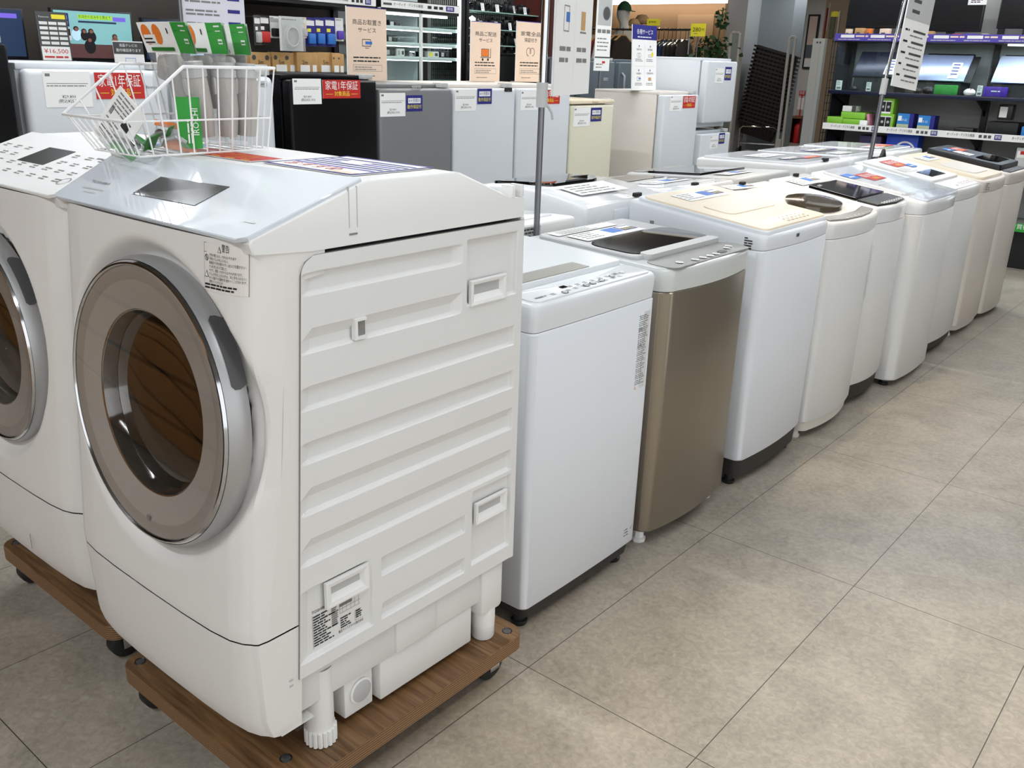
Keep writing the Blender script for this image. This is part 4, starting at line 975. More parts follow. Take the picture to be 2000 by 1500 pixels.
t = board('service_sign', 'beige service sign with a heart drawing, right behind the front sign pole', (X, y0, 1.269), w, h, R90, service('家電全品', '保証付き', 'heart', 321)); acrylic(t, w, h)
def four(head):
    def f(a, w, h):
        a.rect(0, 0, w, h, 'paperw', 0)
        if head:
            a.rect(0, h * .78, w, h * .22, 'navy', .0005); a.text('各種サービス', w * .5, h * .86, h * .06, 'paperw', .001, fit=w * .66); a.lines(w * .2, h * .81, w * .6, 1, h, h * .015, 'paperw', .001, 3, .1)
        top = .74 if head else .98
        a.rect(w * .06, top * h * .5, w * .88, .0012, 'lgrey', .0005); a.rect(w * .5, h * .03, .0012, top * h * .94, 'lgrey', .0005)
        for i, (cx, cz, ti, ic) in enumerate(((.27, .75, '保証付き', 'h'), (.73, .75, '動作確認', 'v'), (.27, .25, 'お取置き', 'p'), (.73, .25, 'ご配送(有料)', 'c'))):
            X0, Z0 = w * cx, top * h * cz
            a.disc(X0, Z0 + top * h * .17, w * .018, 'navy', .0006); a.poly([(X0 - w * .014, Z0 + top * h * .165), (X0 + w * .014, Z0 + top * h * .165), (X0, Z0 + top * h * .13)], 'navy', .0006)
            a.text(ti, X0, Z0 + top * h * .08, top * h * .032, 'ink', .0006, fit=w * (.2 if i < 3 else .3))
            if ic == 'h': a.ringp(X0 - w * .03, Z0 - top * h * .02, w * .05, w * .008, 'greyink', .0006); a.ringp(X0 + w * .03, Z0 - top * h * .02, w * .05, w * .008, 'greyink', .0006)
            elif ic == 'v': a.frm(X0 - w * .08, Z0 - top * h * .05, w * .16, top * h * .05, w * .008, 'greyink', .0006); a.disc(X0 + w * .09, Z0 + top * h * .005, w * .05, 'yellow', .0008)
            elif ic == 'p': a.frm(X0 - w * .07, Z0 - top * h * .05, w * .14, top * h * .08, w * .008, 'greyink', .0006); a.rect(X0 - w * .01, Z0 - top * h * .02, w * .09, top * h * .03, 'blue', .0008)
            else: a.rect(X0 - w * .06, Z0 - top * h * .04, w * .12, top * h * .06, 'kraft', .0006); a.rect(X0 - w * .08, Z0 - top * h * .05, w * .17, top * h * .006, 'greyink', .0006)
            a.lines(X0 - w * .15, Z0 - top * h * .11, w * .3, 2, top * h * .035, top * h * .014, 'greyink', .0006, 330 + i, .2)
    return f
y0 = on(0, -2.3, 1234, 175).y; w = on(0, -2.3, 1279, 176).y - y0 + .01; h = on(0, -2.3, 1238, 47).z - 1.2235
t = board('service_sign', 'white service sign with blue heading, standing on the white fridge', (-2.3, y0, 1.2255), w, h, R90, four(True), tilt=math.radians(-4)); acrylic(t, w, h)
# washer poster on a stand between the fridges and the camera case
def poster(a, w, h):
    a.rect(0, 0, w, h, 'paperw', 0); a.rect(w * .06, h * .6, w * .88, h * .34, 'lgrey', .0005); a.disc(w * .62, h * .76, w * .22, 'dgrey', .001, 28); a.ringp(w * .62, h * .76, w * .25, w * .03, 'greyink', .0012, 28)
    for k in range(3): a.rect(w * (.08 + .3 * k), h * .5, w * .25, h * .05, 'greyink', .0005)
    a.lines(w * .1, h * .42, w * .8, 4, h * .05, h * .015, 'greyink', .0005, 340); a.rect(0, h * .17, w, h * .02, 'brown_' and 'dgrey', .0005); a.rect(w * .5, h * .1, w * .2, h * .03, 'red', .0005); a.lines(w * .1, h * .08, w * .6, 2, h * .04, h * .015, 'greyink', .0005, 341)
X = -2.73; y0 = on(0, X, 1160, 138).y; w = on(0, X, 1189, 138).y - y0; z0 = on(0, X, 1160, 138).z
t = board('washer_poster', 'tall white poster with a washing machine picture, left of the slate fridges', (X, y0, z0), w, on(0, X, 1166, 0).z - z0 + .04, R90, poster)
a = MB('pole'); a.cyl((w * .5, .012, -z0 + .012), (w * .5, .012, on(0, X, 1166, 0).z - z0 + .1), .008); a.build('pole', t)
a = MB('pole'); a.lathe([(0, -z0 + .001), (.1, -z0 + .001), (.1, -z0 + .012), (0, -z0 + .014)], (w * .5, .012, 0), 'z', 24); a.build('base', t)

# pole with hanging board in front
px, py = -.621, .755
t = thing('sign_pole', 'thin grey sign pole rising behind the white top-load washer', 'sign pole', (px, py, 0))
zj = on(0, px, 1048, 182).z
dx = -.006
a = MB('pole'); a.lathe([(0, .001), (.02, .001), (.02, .02), (0, .02)], (0, 0, 0), 'z', 28); a.build('base', t)
a = MB('pole'); a.cyl((0, 0, .012), (.0, .004, zj), .0095); a.build('pole', t)
a = MB('chrome'); a.cyl((.0, .004, zj), (.0, .01, 2.25), .0115); a.build('upper_pole', t)
a = MB('lgrey'); a.cyl((0, .004, zj - .04), (0, .004, zj + .03), .017); a.tube([(.012, .012, zj - .03), (.02, .028, zj - .055), (.022, .032, zj - .075)], .004, 8); a.build('clamp', t)
ang = YAW - math.atan((1631 - 1000) / F_PX)
q0 = V((px + .02, py + .05, 0)); 
bl = on(1, py + .06, 1079, 188)
w = .40
t2 = board('service_sign', 'white four-part service board hanging beside the front sign pole', (bl.x, bl.y, bl.z), w, .95, ang, four(False), m='paper')
a = MB('lgrey'); a.tube([(-.03, -.003, .6), (.1, -.003, .6)], .004, 8); a.build('hanger_arm', t2)
# second pole between the rows, slightly leaning
t = thing('sign_pole', 'thin leaning grey sign pole standing between the rows of washers', 'sign pole', (0, 0, 0))
PX2 = -.603
b1 = on(0, PX2, 1700, 335); top = on(0, PX2, 1770, 0); dirv = (top - b1)
foot = b1 - dirv * (b1.z / dirv.z)
t.location = (foot.x, foot.y, 0)
L = lambda p: p - V((foot.x, foot.y, 0))
mid = on(0, PX2, 1727, 165)
a = MB('pole'); a.lathe([(0, .001), (.018, .001), (.018, .016), (0, .016)], (0, 0, 0), 'z', 24); a.build('base', t)
a = MB('pole'); a.cyl((0, 0, .01), L(mid), .0115); a.build('pole', t)
a = MB('chrome'); a.cyl(L(mid), L(top) + dirv.normalized() * .25, .009); a.build('upper_pole', t)
a = MB('lgrey'); dd = dirv.normalized(); a.cyl(L(mid) - dd * .05, L(mid) + dd * .03, .0165); a.build('clamp', t)
def spec(a, w, h):
    a.rect(0, 0, w, h, 'paper', 0); a.rect(0, h * .6, w, h * .37, 'lgrey', .0005)
    for k in range(5): a.rect(w * .4, h * (.1 + .1 * k), w * .5, h * .02, 'dgrey', .0008); a.lines(w * .08, h * (.1 + .1 * k), w * .26, 1, h, h * .018, 'ink', .0008, 360 + k); a.lines(w * .3, h * (.06 + .1 * k), w * .6, 1, h, h * .012, 'greyink', .0008, 370 + k)
    for k in range(3): a.rect(w * .2, h * (.66 + .09 * k), w * .3, h * .03, 'dgrey', .0008); a.rect(w * .2, h * (.9), w * .2, h * .02, 'paperw', .001)
pA = on(0, PX2 + .02, 1741, 167); ang2 = math.radians(80)
t2 = board('specification_board', 'narrow grey and white text board hanging beside the leaning pole', tuple(pA), .27, .56, ang2, spec, tilt=0)
t2.rotation_euler = (0, math.radians(5.5), ang2)
a = MB('lgrey'); a.tube([(-.02, -.004, .5), (.06, -.004, .5)], .004, 8); a.build('hanger_arm', t2)
a = MB('navy'); a.rect(.1, .55, .08, .03, 'navy', .001); a.build('header_tab', t2)

# ------------------------------------------------------------------ wire basket and packages
ZB = 1.1935
t = thing('wire_basket', 'white wire basket with a low front, standing across the two drum washers', 'basket', (-.58, -.47, ZB))
bx0, bx1, by0, by1 = -.075, .09, -.125, .155       # floor of the basket
tx0, tx1, ty0, ty1 = -.115, .112, -.16, .165       # rim
zl, zh, ym = .068, .162, -.035
a = MB('wire')
a.tube([(tx0, ty1, zh), (tx0, ym, zh), (tx0, ty0, zl), (tx1, ty0, zl), (tx1, ym, zh), (tx1, ty1, zh)], .0032, 8, None, True); a.build('rim', t)
a = MB('wire')
def wall_pt(x_or_y, f, side):
    return None
nw = 11
for k in range(nw):
    y = lerp(by0, by1, k / (nw - 1)); yt = lerp(ty0 + .004, ty1, k / (nw - 1)); zt = zh if yt > ym else lerp(zl, zh, (yt - ty0) / (ym - ty0))
    for bx, tx in ((bx0, tx0), (bx1, tx1)): a.tube([(bx, y, .004), (tx, yt, zt)], .0017, 6)
    a.tube([(bx0, y, .004), (bx1, y, .004)], .0015, 6)
for k in range(1, 9):
    x = lerp(bx0, bx1, k / 9); xt = lerp(tx0, tx1, k / 9)
    a.tube([(x, by0, .004), (xt, ty0, zl)], .0017, 6); a.tube([(x, by1, .004), (xt, ty1, zh)], .0017, 6)
def lev(f): return [(lerp(bx0, tx0, f), lerp(by1, ty1, f), f * zh), (lerp(bx0, tx0, f), lerp(by0, ty0, f * 2.3 if f < .4 else .95), f * zh), (lerp(bx1, tx1, f), lerp(by0, ty0, f * 2.3 if f < .4 else .95), f * zh), (lerp(bx1, tx1, f), lerp(by1, ty1, f), f * zh)]
a.tube(lev(.41), .002, 6, None, True); a.tube([(bx0, by0, .004), (bx1, by0, .004), (bx1, by1, .004), (bx0, by1, .004)], .0022, 6, None, True)
a.build('wire_mesh', t)
def hose_pack(label, y, x0, x1, tilt, head=True, yaw=0):
    """header card with a bent grey hose elbow in a clear bag below it"""
    t = thing('hose_package', label, 'package', ((x0 + x1) / 2, y, ZB + .02), yaw, 'drain hose packs in the wire basket')
    W = x1 - x0; t.rotation_euler = (tilt, 0, yaw)
    a = MB('paperw'); z0, z1 = .165, .222
    n = 12
    def bend(u, v): return (lerp(-W / 2, W / 2, u), .012 * math.sin(u * PI) - .012 * v, lerp(z0, z1, v))
    us = [i / n for i in range(n + 1)]; vs = [0, .5, 1]
    a.grid(bend, us[:8], vs, 'paperw'); a.grid(bend, us[7:], vs, 'green')
    a.grid(lambda u, v: (lerp(-W / 2, W / 2, u), .004 + .012 * math.sin(u * PI) - .010 * v, lerp(z0, z1, v)), us, vs, 'paperw')
    def put(u0, v0, uw, vh, m, d=.001):
        q = [bend(u0, v0), bend(u0 + uw, v0), bend(u0 + uw, v0 + vh), bend(u0, v0 + vh)]; a.add([(x, y_ - d, z) for x, y_, z in q], [(0, 1, 2, 3)], m)
    for cx in (.1, .27):
        pts = [bend(cx + .07 * math.cos(k * PI / 8), .6 + .34 * math.sin(k * PI / 8)) for k in range(16)]; a.add([(x, y_ - .0008, z) for x, y_, z in pts], [tuple(range(16))], 'orange')
    put(.05, .3, .18, .3, 'paper', .0012); put(.05, .32, .15, .05, 'ink', .0016); put(.05, .44, .13, .05, 'ink', .0016); put(.1, .06, .4, .12, 'dgreen', .0012); put(.46, .62, .02, .18, 'ink', .0012)
    put(.82, .32, .12, .16, 'paperw', .0014); put(.83, .36, .1, .06, 'green', .0018); put(.78, .86, .16, .05, 'paperw', .0012); put(.8, .72, .14, .03, 'paperw', .0012); put(.6, .72, .12, .015, 'dgreen', .0012)
    a.build('header_card', t)
    a = MB('film')
    def bag(u, v): return (lerp(-W / 2 + .006, W / 2 - .006, u), -.004 - .016 * math.sin(u * PI) * math.sin(v * PI) + .004 * math.sin(u * 17 + v * 9), lerp(.0, .166, v))
    a.grid(bag, [i / 14 for i in range(15)], [i / 12 for i in range(13)]); a.build('clear_bag', t)
    a = MB('hose')
    for x in (W * .28,):
        a.tube([(x, .012, .01), (x + .004, .013, .06), (x + .002, .012, .11), (x, .012, .125)], [.019, .021, .022, .0215], 16); a.tube([(x, .012, .122), (x, .012, .136)], .0245, 16, 'lgrey'); a.tube([(x, .012, .136), (x, .012, .15)], .02, 16, 'lgrey'); a.box(x - .006, x + .006, -.014, -.008, .09, .122, 'lgrey', .002)
    a.tube([(-W * .3, .012, .12), (-W * .22, .012, .145), (-W * .12, .012, .145), (-W * .04, .012, .12), (-W * .02, .012, .06)], [.019, .021, .022, .022, .02], 16)
    a.build('hose', t)
    return t
hose_pack('clear hose package with white and green header card, frontmost standing in the basket', -.437, -.672, -.50, .12)
hose_pack('clear hose package with green header card, middle one in the basket', -.392, -.665, -.492, .0)
hose_pack('clear hose package with dark green header card, rearmost in the basket', -.35, -.655, -.49, -.04)
a = MB('green'); 
a.grid(lambda u, v: (lerp(-.022, .022, u), -.004 * math.sin(u * PI), lerp(0, .095, v)), [0, .25, .5, .75, 1], [0, .5, 1], 'green'); a.M = frame((.006, -.006, .05), (0, 0, 1), (-1, 0, 0)); a.text('IROCHI', 0, -.012, .011, 'paperw', .0012); a.lines(-.04, .006, .06, 2, .006, .003, 'paperw', .0012, 5)
a.M = Matrix.Identity(4); a.v = [(x, y, z) for x, y, z in a.v]
one('fitting_leaflet', a, 'upright green leaflet inside the basket beside the hoses', 'leaflet', None, (-.508, -.478, ZB + .012), .9)
# papers and small packs lying in the front of the basket
a = MB('paper'); a.box(-.045, .045, -.0015, 0, 0, .11, 'paper'); a.rect(.005, .055, .022, .018, 'ink', .002); 
for k in range(3): a.rect(-.035 + k * .003, .055, .0015, .018, 'ink', .002)
a.lines(-.035, .1, .07, 5, .008, .003, 'greyink', .002, 401); a.lines(-.035, .045, .07, 6, .007, .003, 'greyink', .002, 402)
o = one('instruction_leaflet', a, 'white instruction leaflet with barcode leaning over the low basket front', 'leaflet', None, (-.628, -.588, ZB + .012)); o.rotation_euler = (math.radians(-14), math.radians(38), .1)
def part_pack(label, loc, rot, m, seed):
    t = thing('parts_package', label, 'package', loc); t.rotation_euler = rot
    a = MB('film'); a.grid(lambda u, v: (lerp(-.04, .04, u), lerp(-.03, .03, v), .012 * math.sin(u * PI) * math.sin(v * PI) + .0015 * math.sin(13 * u + 7 * v)), [i / 10 for i in range(11)], [i / 8 for i in range(9)]); a.build('clear_bag', t)
    a = MB(m); a.box(-.042, .042, .02, .032, .0, .0015, m); a.box(-.02, .04, -.025, .0, -.002, -.0005, m); a.build('header_card', t)
    a = MB('silver'); a.tube([(-.02, -.01, .004), (.0, .0, .006), (.02, -.008, .004)], .006, 10); a.tube([(.01, .01, .005), (.024, .006, .005)], .008, 10, 'chrome'); a.build('fitting', t)
part_pack('clear parts bag with green card lying at the low front of the basket', (-.575, -.575, ZB + .02), (.5, .5, .4), 'green', 1)
part_pack('clear parts bag with metal fitting lying behind the leaflet in the basket', (-.535, -.535, ZB + .025), (.4, -.5, -.3), 'dgreen', 2)
part_pack('crumpled clear parts bag at the near side of the basket', (-.53, -.495, ZB + .03), (.9, .2, 1.0), 'orange', 3)

# ------------------------------------------------------------------ TV and accessory shelves along the left aisle (front x = -3.6)
XS = -3.6
dkback = mat('dark_shelf_back', '#3a342d', .6)
def unit(name, label, y0, y1, boards, top, backm, depth=.42, x=XS, uprights=()):
    t = thing(name, label, 'shelf', (x - depth, (y0 + y1) / 2, 0)); hw = (y1 - y0) / 2
    a = MB(backm); a.box(-.02, 0, -hw, hw, 0, top); a.build('back_panel', t)
    for z in boards:
        a = MB('shelfblack'); a.box(0, depth, -hw, hw, z - .03, z, None, .003); a.build('shelf_board', t)
    for u in [-hw, hw] + list(uprights):
        a = MB('shelfblack'); a.box(-.03, .03, u - .02, u + .02, 0, top, None, .003); a.build('upright', t)
    a = MB('shelfblack'); a.box(-.02, depth, -hw, hw, 0, .1); a.build('plinth', t)
    return t
zt = on(0, XS, 280, 122).z - .004
av = unit('display_shelf', 'dark display shelf behind the fridges holding the televisions', -1.2, 1.83, (zt, .8, .4), 2.1, dkback)
def tv(label, y0, y1, z0, z1, content):
    W, H = y1 - y0, z1 - z0
    t = thing('television', label, 'television', (XS - .12, (y0 + y1) / 2, zt + .0005), R90, 'televisions on the dark shelf'); zo = z0 - zt
    a = MB('black'); a.box(-W / 2, W / 2, -.0, .035, zo, zo + H, None, .004); a.build('frame', t)
    a = MB('screen'); a.M = Matrix.Translation((-W / 2 + .01, -.0008, zo + .014)); content(a, W - .02, H - .024); a.build('screen', t)
    a = MB('black'); a.box(-.08, .08, -.05, .06, 0, .006); a.box(-.015, .015, .01, .03, 0, zo + .03); a.build('stand', t)
SC = {n: mat('screen_' + n, c, .3, emit=e) for n, c, e in (('teal', '#7fb4b6', .42), ('dark', '#1d1a1e', .3), ('brown', '#5b3d3c', .4), ('green', '#8fbf3a', .7), ('purple', '#6a58c0', .7), ('white', '#a9c9dd', .7), ('skin', '#7d5347', .5), ('navy', '#23344f', .5))}
M['screen'] = SC['teal']
def show(a, w, h):
    a.rect(0, 0, w, h, SC['teal'], 0); a.rect(0, 0, w, h * .3, SC['brown'], .0004)
    a.rect(w * .3, h * .84, w * .45, h * .09, SC['green'], .0006); a.rect(w * .76, h * .82, w * .17, h * .09, SC['purple'], .0006); a.rect(w * .3, h * .76, w * .5, h * .04, SC['navy'], .0006)
    a.text('おはかのおみちと見えて', w * .52, h * .855, h * .06, SC['dark'], .0009, fit=w * .42, res=1)
    for cx, cz, s_, c in ((.26, .5, .1, 'white'), (.36, .48, .08, 'dark'), (.45, .46, .1, 'dark'), (.42, .25, .12, 'dark'), (.1, .22, .14, 'brown'), (.76, .4, .07, 'skin')):
        a.disc(w * cx, h * cz, w * s_ * .62, SC[c], .0006 + cx * .0003, 16, h * s_ * 1.3); a.disc(w * cx, h * (cz + s_ * 1.25), w * .035, SC['dark'], .0011, 14, h * .055); a.disc(w * cx + w * .004, h * (cz + s_ * 1.15), w * .024, SC['skin'], .0014, 14, h * .04)
def show2(a, w, h):
    a.rect(0, 0, w, h, SC['navy'], 0); a.rect(w * .45, h * .84, w * .2, h * .09, SC['green'], .0006); a.rect(w * .66, h * .82, w * .3, h * .1, SC['purple'], .0006)
    a.disc(w * .68, h * .2, w * .1, SC['white'], .0006, 16, h * .25); a.disc(w * .66, h * .5, w * .06, SC['skin'], .0008, 16, h * .1); a.disc(w * .65, h * .55, w * .06, SC['dark'], .0007, 16, h * .08)
z0, z1 = on(0, XS, 280, 122).z, on(0, XS, 280, 24).z
tv('television at the left edge showing the back of a dark head', .05, .645, z0, z1 - .012, show2)
tv('television with a teal picture of seated people', .78, 1.20, z0, z1, show)
tv('television mostly hidden behind the hose packages', 1.255, 1.72, z0, z1 - .02, show2)
def pcard(label, y, z0, w, h, x, paint, m='black', tilt=.06):
    return board('price_card', label, (x, y, z0), w, h, R90, paint, .003, m, cat='price card', tilt=-tilt)
def pc_tv(price):
    def f(a, w, h):
        a.rect(0, 0, w, h, 'dgrey', 0); a.rect(w * .5, h * .86, w * .44, h * .09, 'yellow', .0005); a.text('Panasonic', w * .26, h * .88, h * .035, 'paperw', .0005, fit=w * .32, res=1)
        for k in range(5):
            z = h * (.34 + .1 * k)
            for q in range(3): a.rect(w * (.08 + .3 * q), z, w * .26, h * .06, 'paper', .0005)
        a.rect(w * .04, h * .02, w * .92, h * .28, 'paperw', .0005); a.text(price, w * .5, h * .15, h * .09, 'red', .001, fit=w * .78); a.lines(w * .1, h * .07, w * .8, 1, h, h * .035, 'red', .001, 6, .05)
    return f
X1 = -3.615
y0 = on(0, X1, 82, 115).y; hh = on(0, X1, 74, 17).z - on(0, X1, 82, 115).z
pcard('tall black price card reading 16,500 yen between two televisions', y0, zt + .001 if True else 0, on(0, X1, 142, 115).y - y0, hh, X1, pc_tv('¥16,500'))
y0 = on(0, X1, 303, 110).y
pcard('black price card with yellow corner behind the hose packages', y0, zt + .001, .16, hh * .85, X1, pc_tv('¥15,400'))
y0 = on(0, X1, 225, 122).y
def pc_lcd(a, w, h):
    a.rect(0, 0, w, h, 'paperw', 0); a.rect(0, h * .4, w, h * .55, 'dgrey', .0005); a.text('液晶テレビの', w * .5, h * .73, h * .12, 'paperw', .001, fit=w * .6); a.text('動作確認承ります', w * .5, h * .5, h * .12, 'paperw', .001, fit=w * .82); a.frm(w * .35, h * .02, w * .35, h * .2, .002, 'blue', .0005)
pcard('white and grey card about checking LCD televisions, in front of the teal screen', y0, zt + .001, on(0, X1, 283, 122).y - y0, .105, X1, pc_lcd, 'paperw')
y0 = on(0, -3.69, 142, 50).y
tvp = [o for o in COL.objects if o.get('label', '').startswith('television with a teal')][0]
tagcard(tvp, -.2, .165, .072, .062, 'six', -.002, 'warranty_card')
a = MB('paperw'); a.M = Matrix.Translation((-.198, -.003, .1)); a.rect(0, 0, .075, .058, 'paperw', 0); a.rect(.004, .022, .067, .032, 'ink', .0006); a.text('台', .0375, .03, .018, 'paperw', .0012); a.lines(.01, .012, .055, 1, .01, .007, 'ink', .0006, 9, 0); a.build('info_card', tvp)
# hanging notice board with pole at the top left
X2 = -3.25; pb = on(0, X2, 358, 60); w = on(0, X2, 480, 62).y - pb.y
def notice(a, w, h):
    a.rect(0, 0, w, h, mat('lilac_paper', '#d9d8e2', .5), 0)
    for k in range(5): a.lines(w * .06, h * (.1 + .17 * k), w * .6, 2, h * .05, h * .025, 'greyink', .0006, 420 + k, .3); a.rect(w * .72, h * (.1 + .17 * k), w * .2, h * .05, 'navy', .0006)
t = board('notice_board', 'pale lilac notice board at the top edge above the hose packages', (X2, pb.y, pb.z), w, .35, R90, notice)
a = MB('pole'); a.cyl((-.02, -.02, -pb.z + .012), (-.02, -.02, .4), .011); a.build('pole', t)
a = MB('pole'); a.lathe([(0, -pb.z + .002), (.1, -pb.z + .002), (.1, -pb.z + .012), (0, -pb.z + .014)], (-.02, -.02, 0), 'z', 24); a.build('base', t)
a = MB('pole'); a.tube([(-.02, -.02, .3), (w * .5, -.004, .3)], .005, 8); a.build('hanger_arm', t)

# accessory bay with hanging packs
y0, y1 = 1.875, 2.80
bz = on(0, XS, 600, 141).z
ac = unit('display_shelf', 'dark accessory shelf with hanging cable packs, right of the televisions', y0, y1, (bz, .8, .4), 2.1, dkback)
hz = on(0, XS, 700, 10).z
def strip(parent, y0, y1, z, x, off, seed, h=.045, lab=True):
    a = MB('paper'); W = y1 - y0; a.M = Matrix.Translation((x, y0, z)) @ Matrix.Rotation(R90, 4, 'Z'); a.box(0, W, -.004, 0, 0, h, 'paper'); d = .0046
    nrep = max(1, int(W / .42)); st = W / nrep
    for k in range(nrep):
        s0 = k * st; a.text('オーディオ・デジタル機器', s0 + st * .32, h * .32, h * .36, 'ink', d, fit=st * .36, res=1)
        for q in (.56, .64, .71): a.rect(s0 + st * q, h * .3, st * .05, h * .42, 'ink', d)
        a.rect(s0 + st * .8, h * .15, st * .11, h * .7, 'navy', d); a.text('買取', s0 + st * .855, h * .3, h * .35, 'paperw', d + .0006, fit=st * .08, res=1)
        if k == 0: a.lines(s0 + st * .02, h * .35, st * .1, 1, 1, h * .3, 'dgrey', d, seed, 0)
    return a.build('price_rail', parent)
a = MB('shelfblack'); a.box(0, .42, -.46, .46, hz - .02, hz + .05); a.build('header_board', ac)
strip(ac, -.46, .46, hz + .0, .426, 0, 1)
packs = [('dark blister pack with red print', 498, 30, 508, 88, 'dgrey', 'lgrey'), ('red and black blister pack', 504, 30, 526, 87, 'black', 'red'), ('white blister pack with two black plugs', 527, 32, 545, 74, 'paperw', 'black'),
         ('large white cable pack with a coiled white cable', 548, 34, 590, 99, 'paper', 'cable'), ('beige and white narrow pack', 586, 34, 598, 74, 'beige', 'lgrey'), ('first of three blue cable packs', 598, 35, 615, 90, 'navy', 'blue'),
         ('second of three blue cable packs', 616, 35, 633, 90, 'navy', 'blue'), ('third of three blue cable packs', 635, 35, 654, 91, 'navy', 'blue'), ('small white and lilac pack beside the service sign', 655, 36, 670, 80, 'paper', 'purple')]
for k, (lb, u0, v0, u1, v1, m, c) in enumerate(packs):
    X3 = XS + .02 if c == 'cable' else XS - .02 - .006 * k
    p0 = on(0, X3, u0, v1); q0 = on(0, X3, u1, v0); W, H = q0.y - p0.y, q0.z - p0.z
    t = thing('hanging_pack', lb + ', hung on the dark accessory shelf', 'package', (X3, p0.y + W / 2, p0.z), R90, 'packs hung on the accessory shelf')
    a = MB(m); a.box(-W / 2, W / 2, 0, .004, 0, H, m); a.rect(-W * .4, H * .72, W * .8, H * .18, 'paperw' if m != 'paperw' else 'lgrey', .0006); a.rect(-W * .3, H * .5, W * .35, H * .12, 'yellow' if c == 'blue' else 'paperw', .0006); a.lines(-W * .4, H * .9, W * .7, 1, 1, H * .03, 'greyink', .0012, k); a.build('backing_card', t)
    if c == 'cable':
        a = MB('white'); 
        for j in range(5): a.tube([((W * .34 - j * .003) * math.cos(2 * PI * i / 36), -.008 - j * .002, H * .42 + (H * .34 - j * .003) * math.sin(2 * PI * i / 36)) for i in range(36)], .005, 8, None, True)
        a.build('coiled_cable', t)
        a = MB('film'); a.box(-W / 2, W / 2, -.022, -.02, 0, H); a.build('clear_bag', t)
    else:
        a = MB(c if c in M else 'grey'); a.box(-W * .36, W * .36, -.022, 0, H * .08, H * .45, None, .006); a.build('blister', t)
    a = MB('chrome'); a.tube([(0, .004, H - .008), (0, XS - .4 - X3 and .36, H - .002)], .0025, 6); a.build('peg_hook', t)
kp = [(490, 103, 528, 139, '3m', 1), (533, 103, 566, 138, '5m', 1), (562, 104, 578, 138, None, 0), (581, 103, 610, 139, '2m', 0), (604, 103, 621, 139, None, 0), (622, 103, 650, 143, '5m', 0), (650, 104, 664, 141, None, 1), (663, 106, 672, 140, None, 0)]
for k, (u0, v0, u1, v1, tx, dots) in enumerate(kp):
    X3 = XS - .05 - .01 * (k % 3); p0 = on(0, X3, u0, v1); q0 = on(0, X3, u1, v0); W, H = q0.y - p0.y, q0.z - bz
    t = thing('cable_box', ('kraft cable pack marked %s' % tx if tx else 'narrow kraft cable pack') + (', %s in the row below the hanging packs' % ('first', 'second', 'third', 'fourth', 'fifth', 'sixth', 'seventh', 'last')[k]), 'package', (X3, p0.y + W / 2, bz + .001), R90, 'kraft packs below the hanging packs')
    a = MB('kraft'); a.box(-W / 2, W / 2, 0, .05, 0, H, 'kraft', .003); a.M = Matrix.Translation((0, -.0005, 0)); a.rect(-W * .3, 0, W * .6, H * .35, 'paperw', .0004)
    if tx: a.text(tx, 0, H * .38, H * .22, 'ink', .0006)
    if dots:
        for s_ in (-1, 1): a.disc(s_ * W * .32, H * .72, W * .1, 'dgrey', .0006)
    a.build('carton', t)

# lit glass case
y0, y1 = 2.845, on(0, XS, 897, 100).y
gc = thing('glass_case', 'white lit glass display case, to the right of the accessory shelf', 'display case', (XS - .42, (y0 + y1) / 2, 0)); hw = (y1 - y0) / 2
a = MB(mat('case_back', '#b9c4c6', .5)); a.box(-.02, 0, -hw, hw, 0, 2.1); a.build('back_panel', gc)
levels = [on(0, XS, 880, v).z for v in (113, 87, 57)] + [hz + .02]
for z in levels[:3] + [.75, .35]:
    a = MB('white'); a.box(0, .41, -hw, hw, z - .022, z, None, .002); a.build('shelf_board', gc)
    a = MB('led'); a.box(.36, .375, -hw + .03, hw - .03, z - .028, z - .0225); a.build('shelf_lamp', gc)
a = MB('shelfblack'); a.box(0, .42, -hw, hw, hz - .02, hz + .05); a.build('header_board', gc); strip(gc, -hw, hw, hz, .426, 0, 2)
a = MB('led'); a.box(.3, .33, -hw + .03, hw - .03, hz - .034, hz - .022); a.build('shelf_lamp', gc)
for yy, m in ((-hw, 'white'), (0, 'white')):
    a = MB(m); a.box(.4, .42, yy - .008, yy + .008, 0, hz); a.build('case_post', gc)
a = MB('led'); a.box(.405, .42, hw - .006, hw + .012, 1.1, 2.1); a.build('lamp_post', gc)
a = MB('shelfblack'); a.box(.395, .42, hw + .02, hw + .055, 0, 2.1); a.build('case_post', gc)
a = MB('glass'); a.box(.4105, .4135, -hw + .01, -.01, .1, hz - .02); a.build('case_door', gc)
a = MB('glass'); a.box(.4105, .4135, .01, hw - .01, .1, hz - .02); a.build('case_door', gc)
cases = [(753, 112, 20, 'black', .05), (775, 110, 16, 'paperw', .05), (800, 110, 12, 'chrome', .04), (818, 110, 12, 'black', .035), (836, 110, 22, 'paper', .04), (860, 110, 18, 'black', .045), (757, 86, 20, 'black', .045), (760, 56, 22, 'black', .04)]
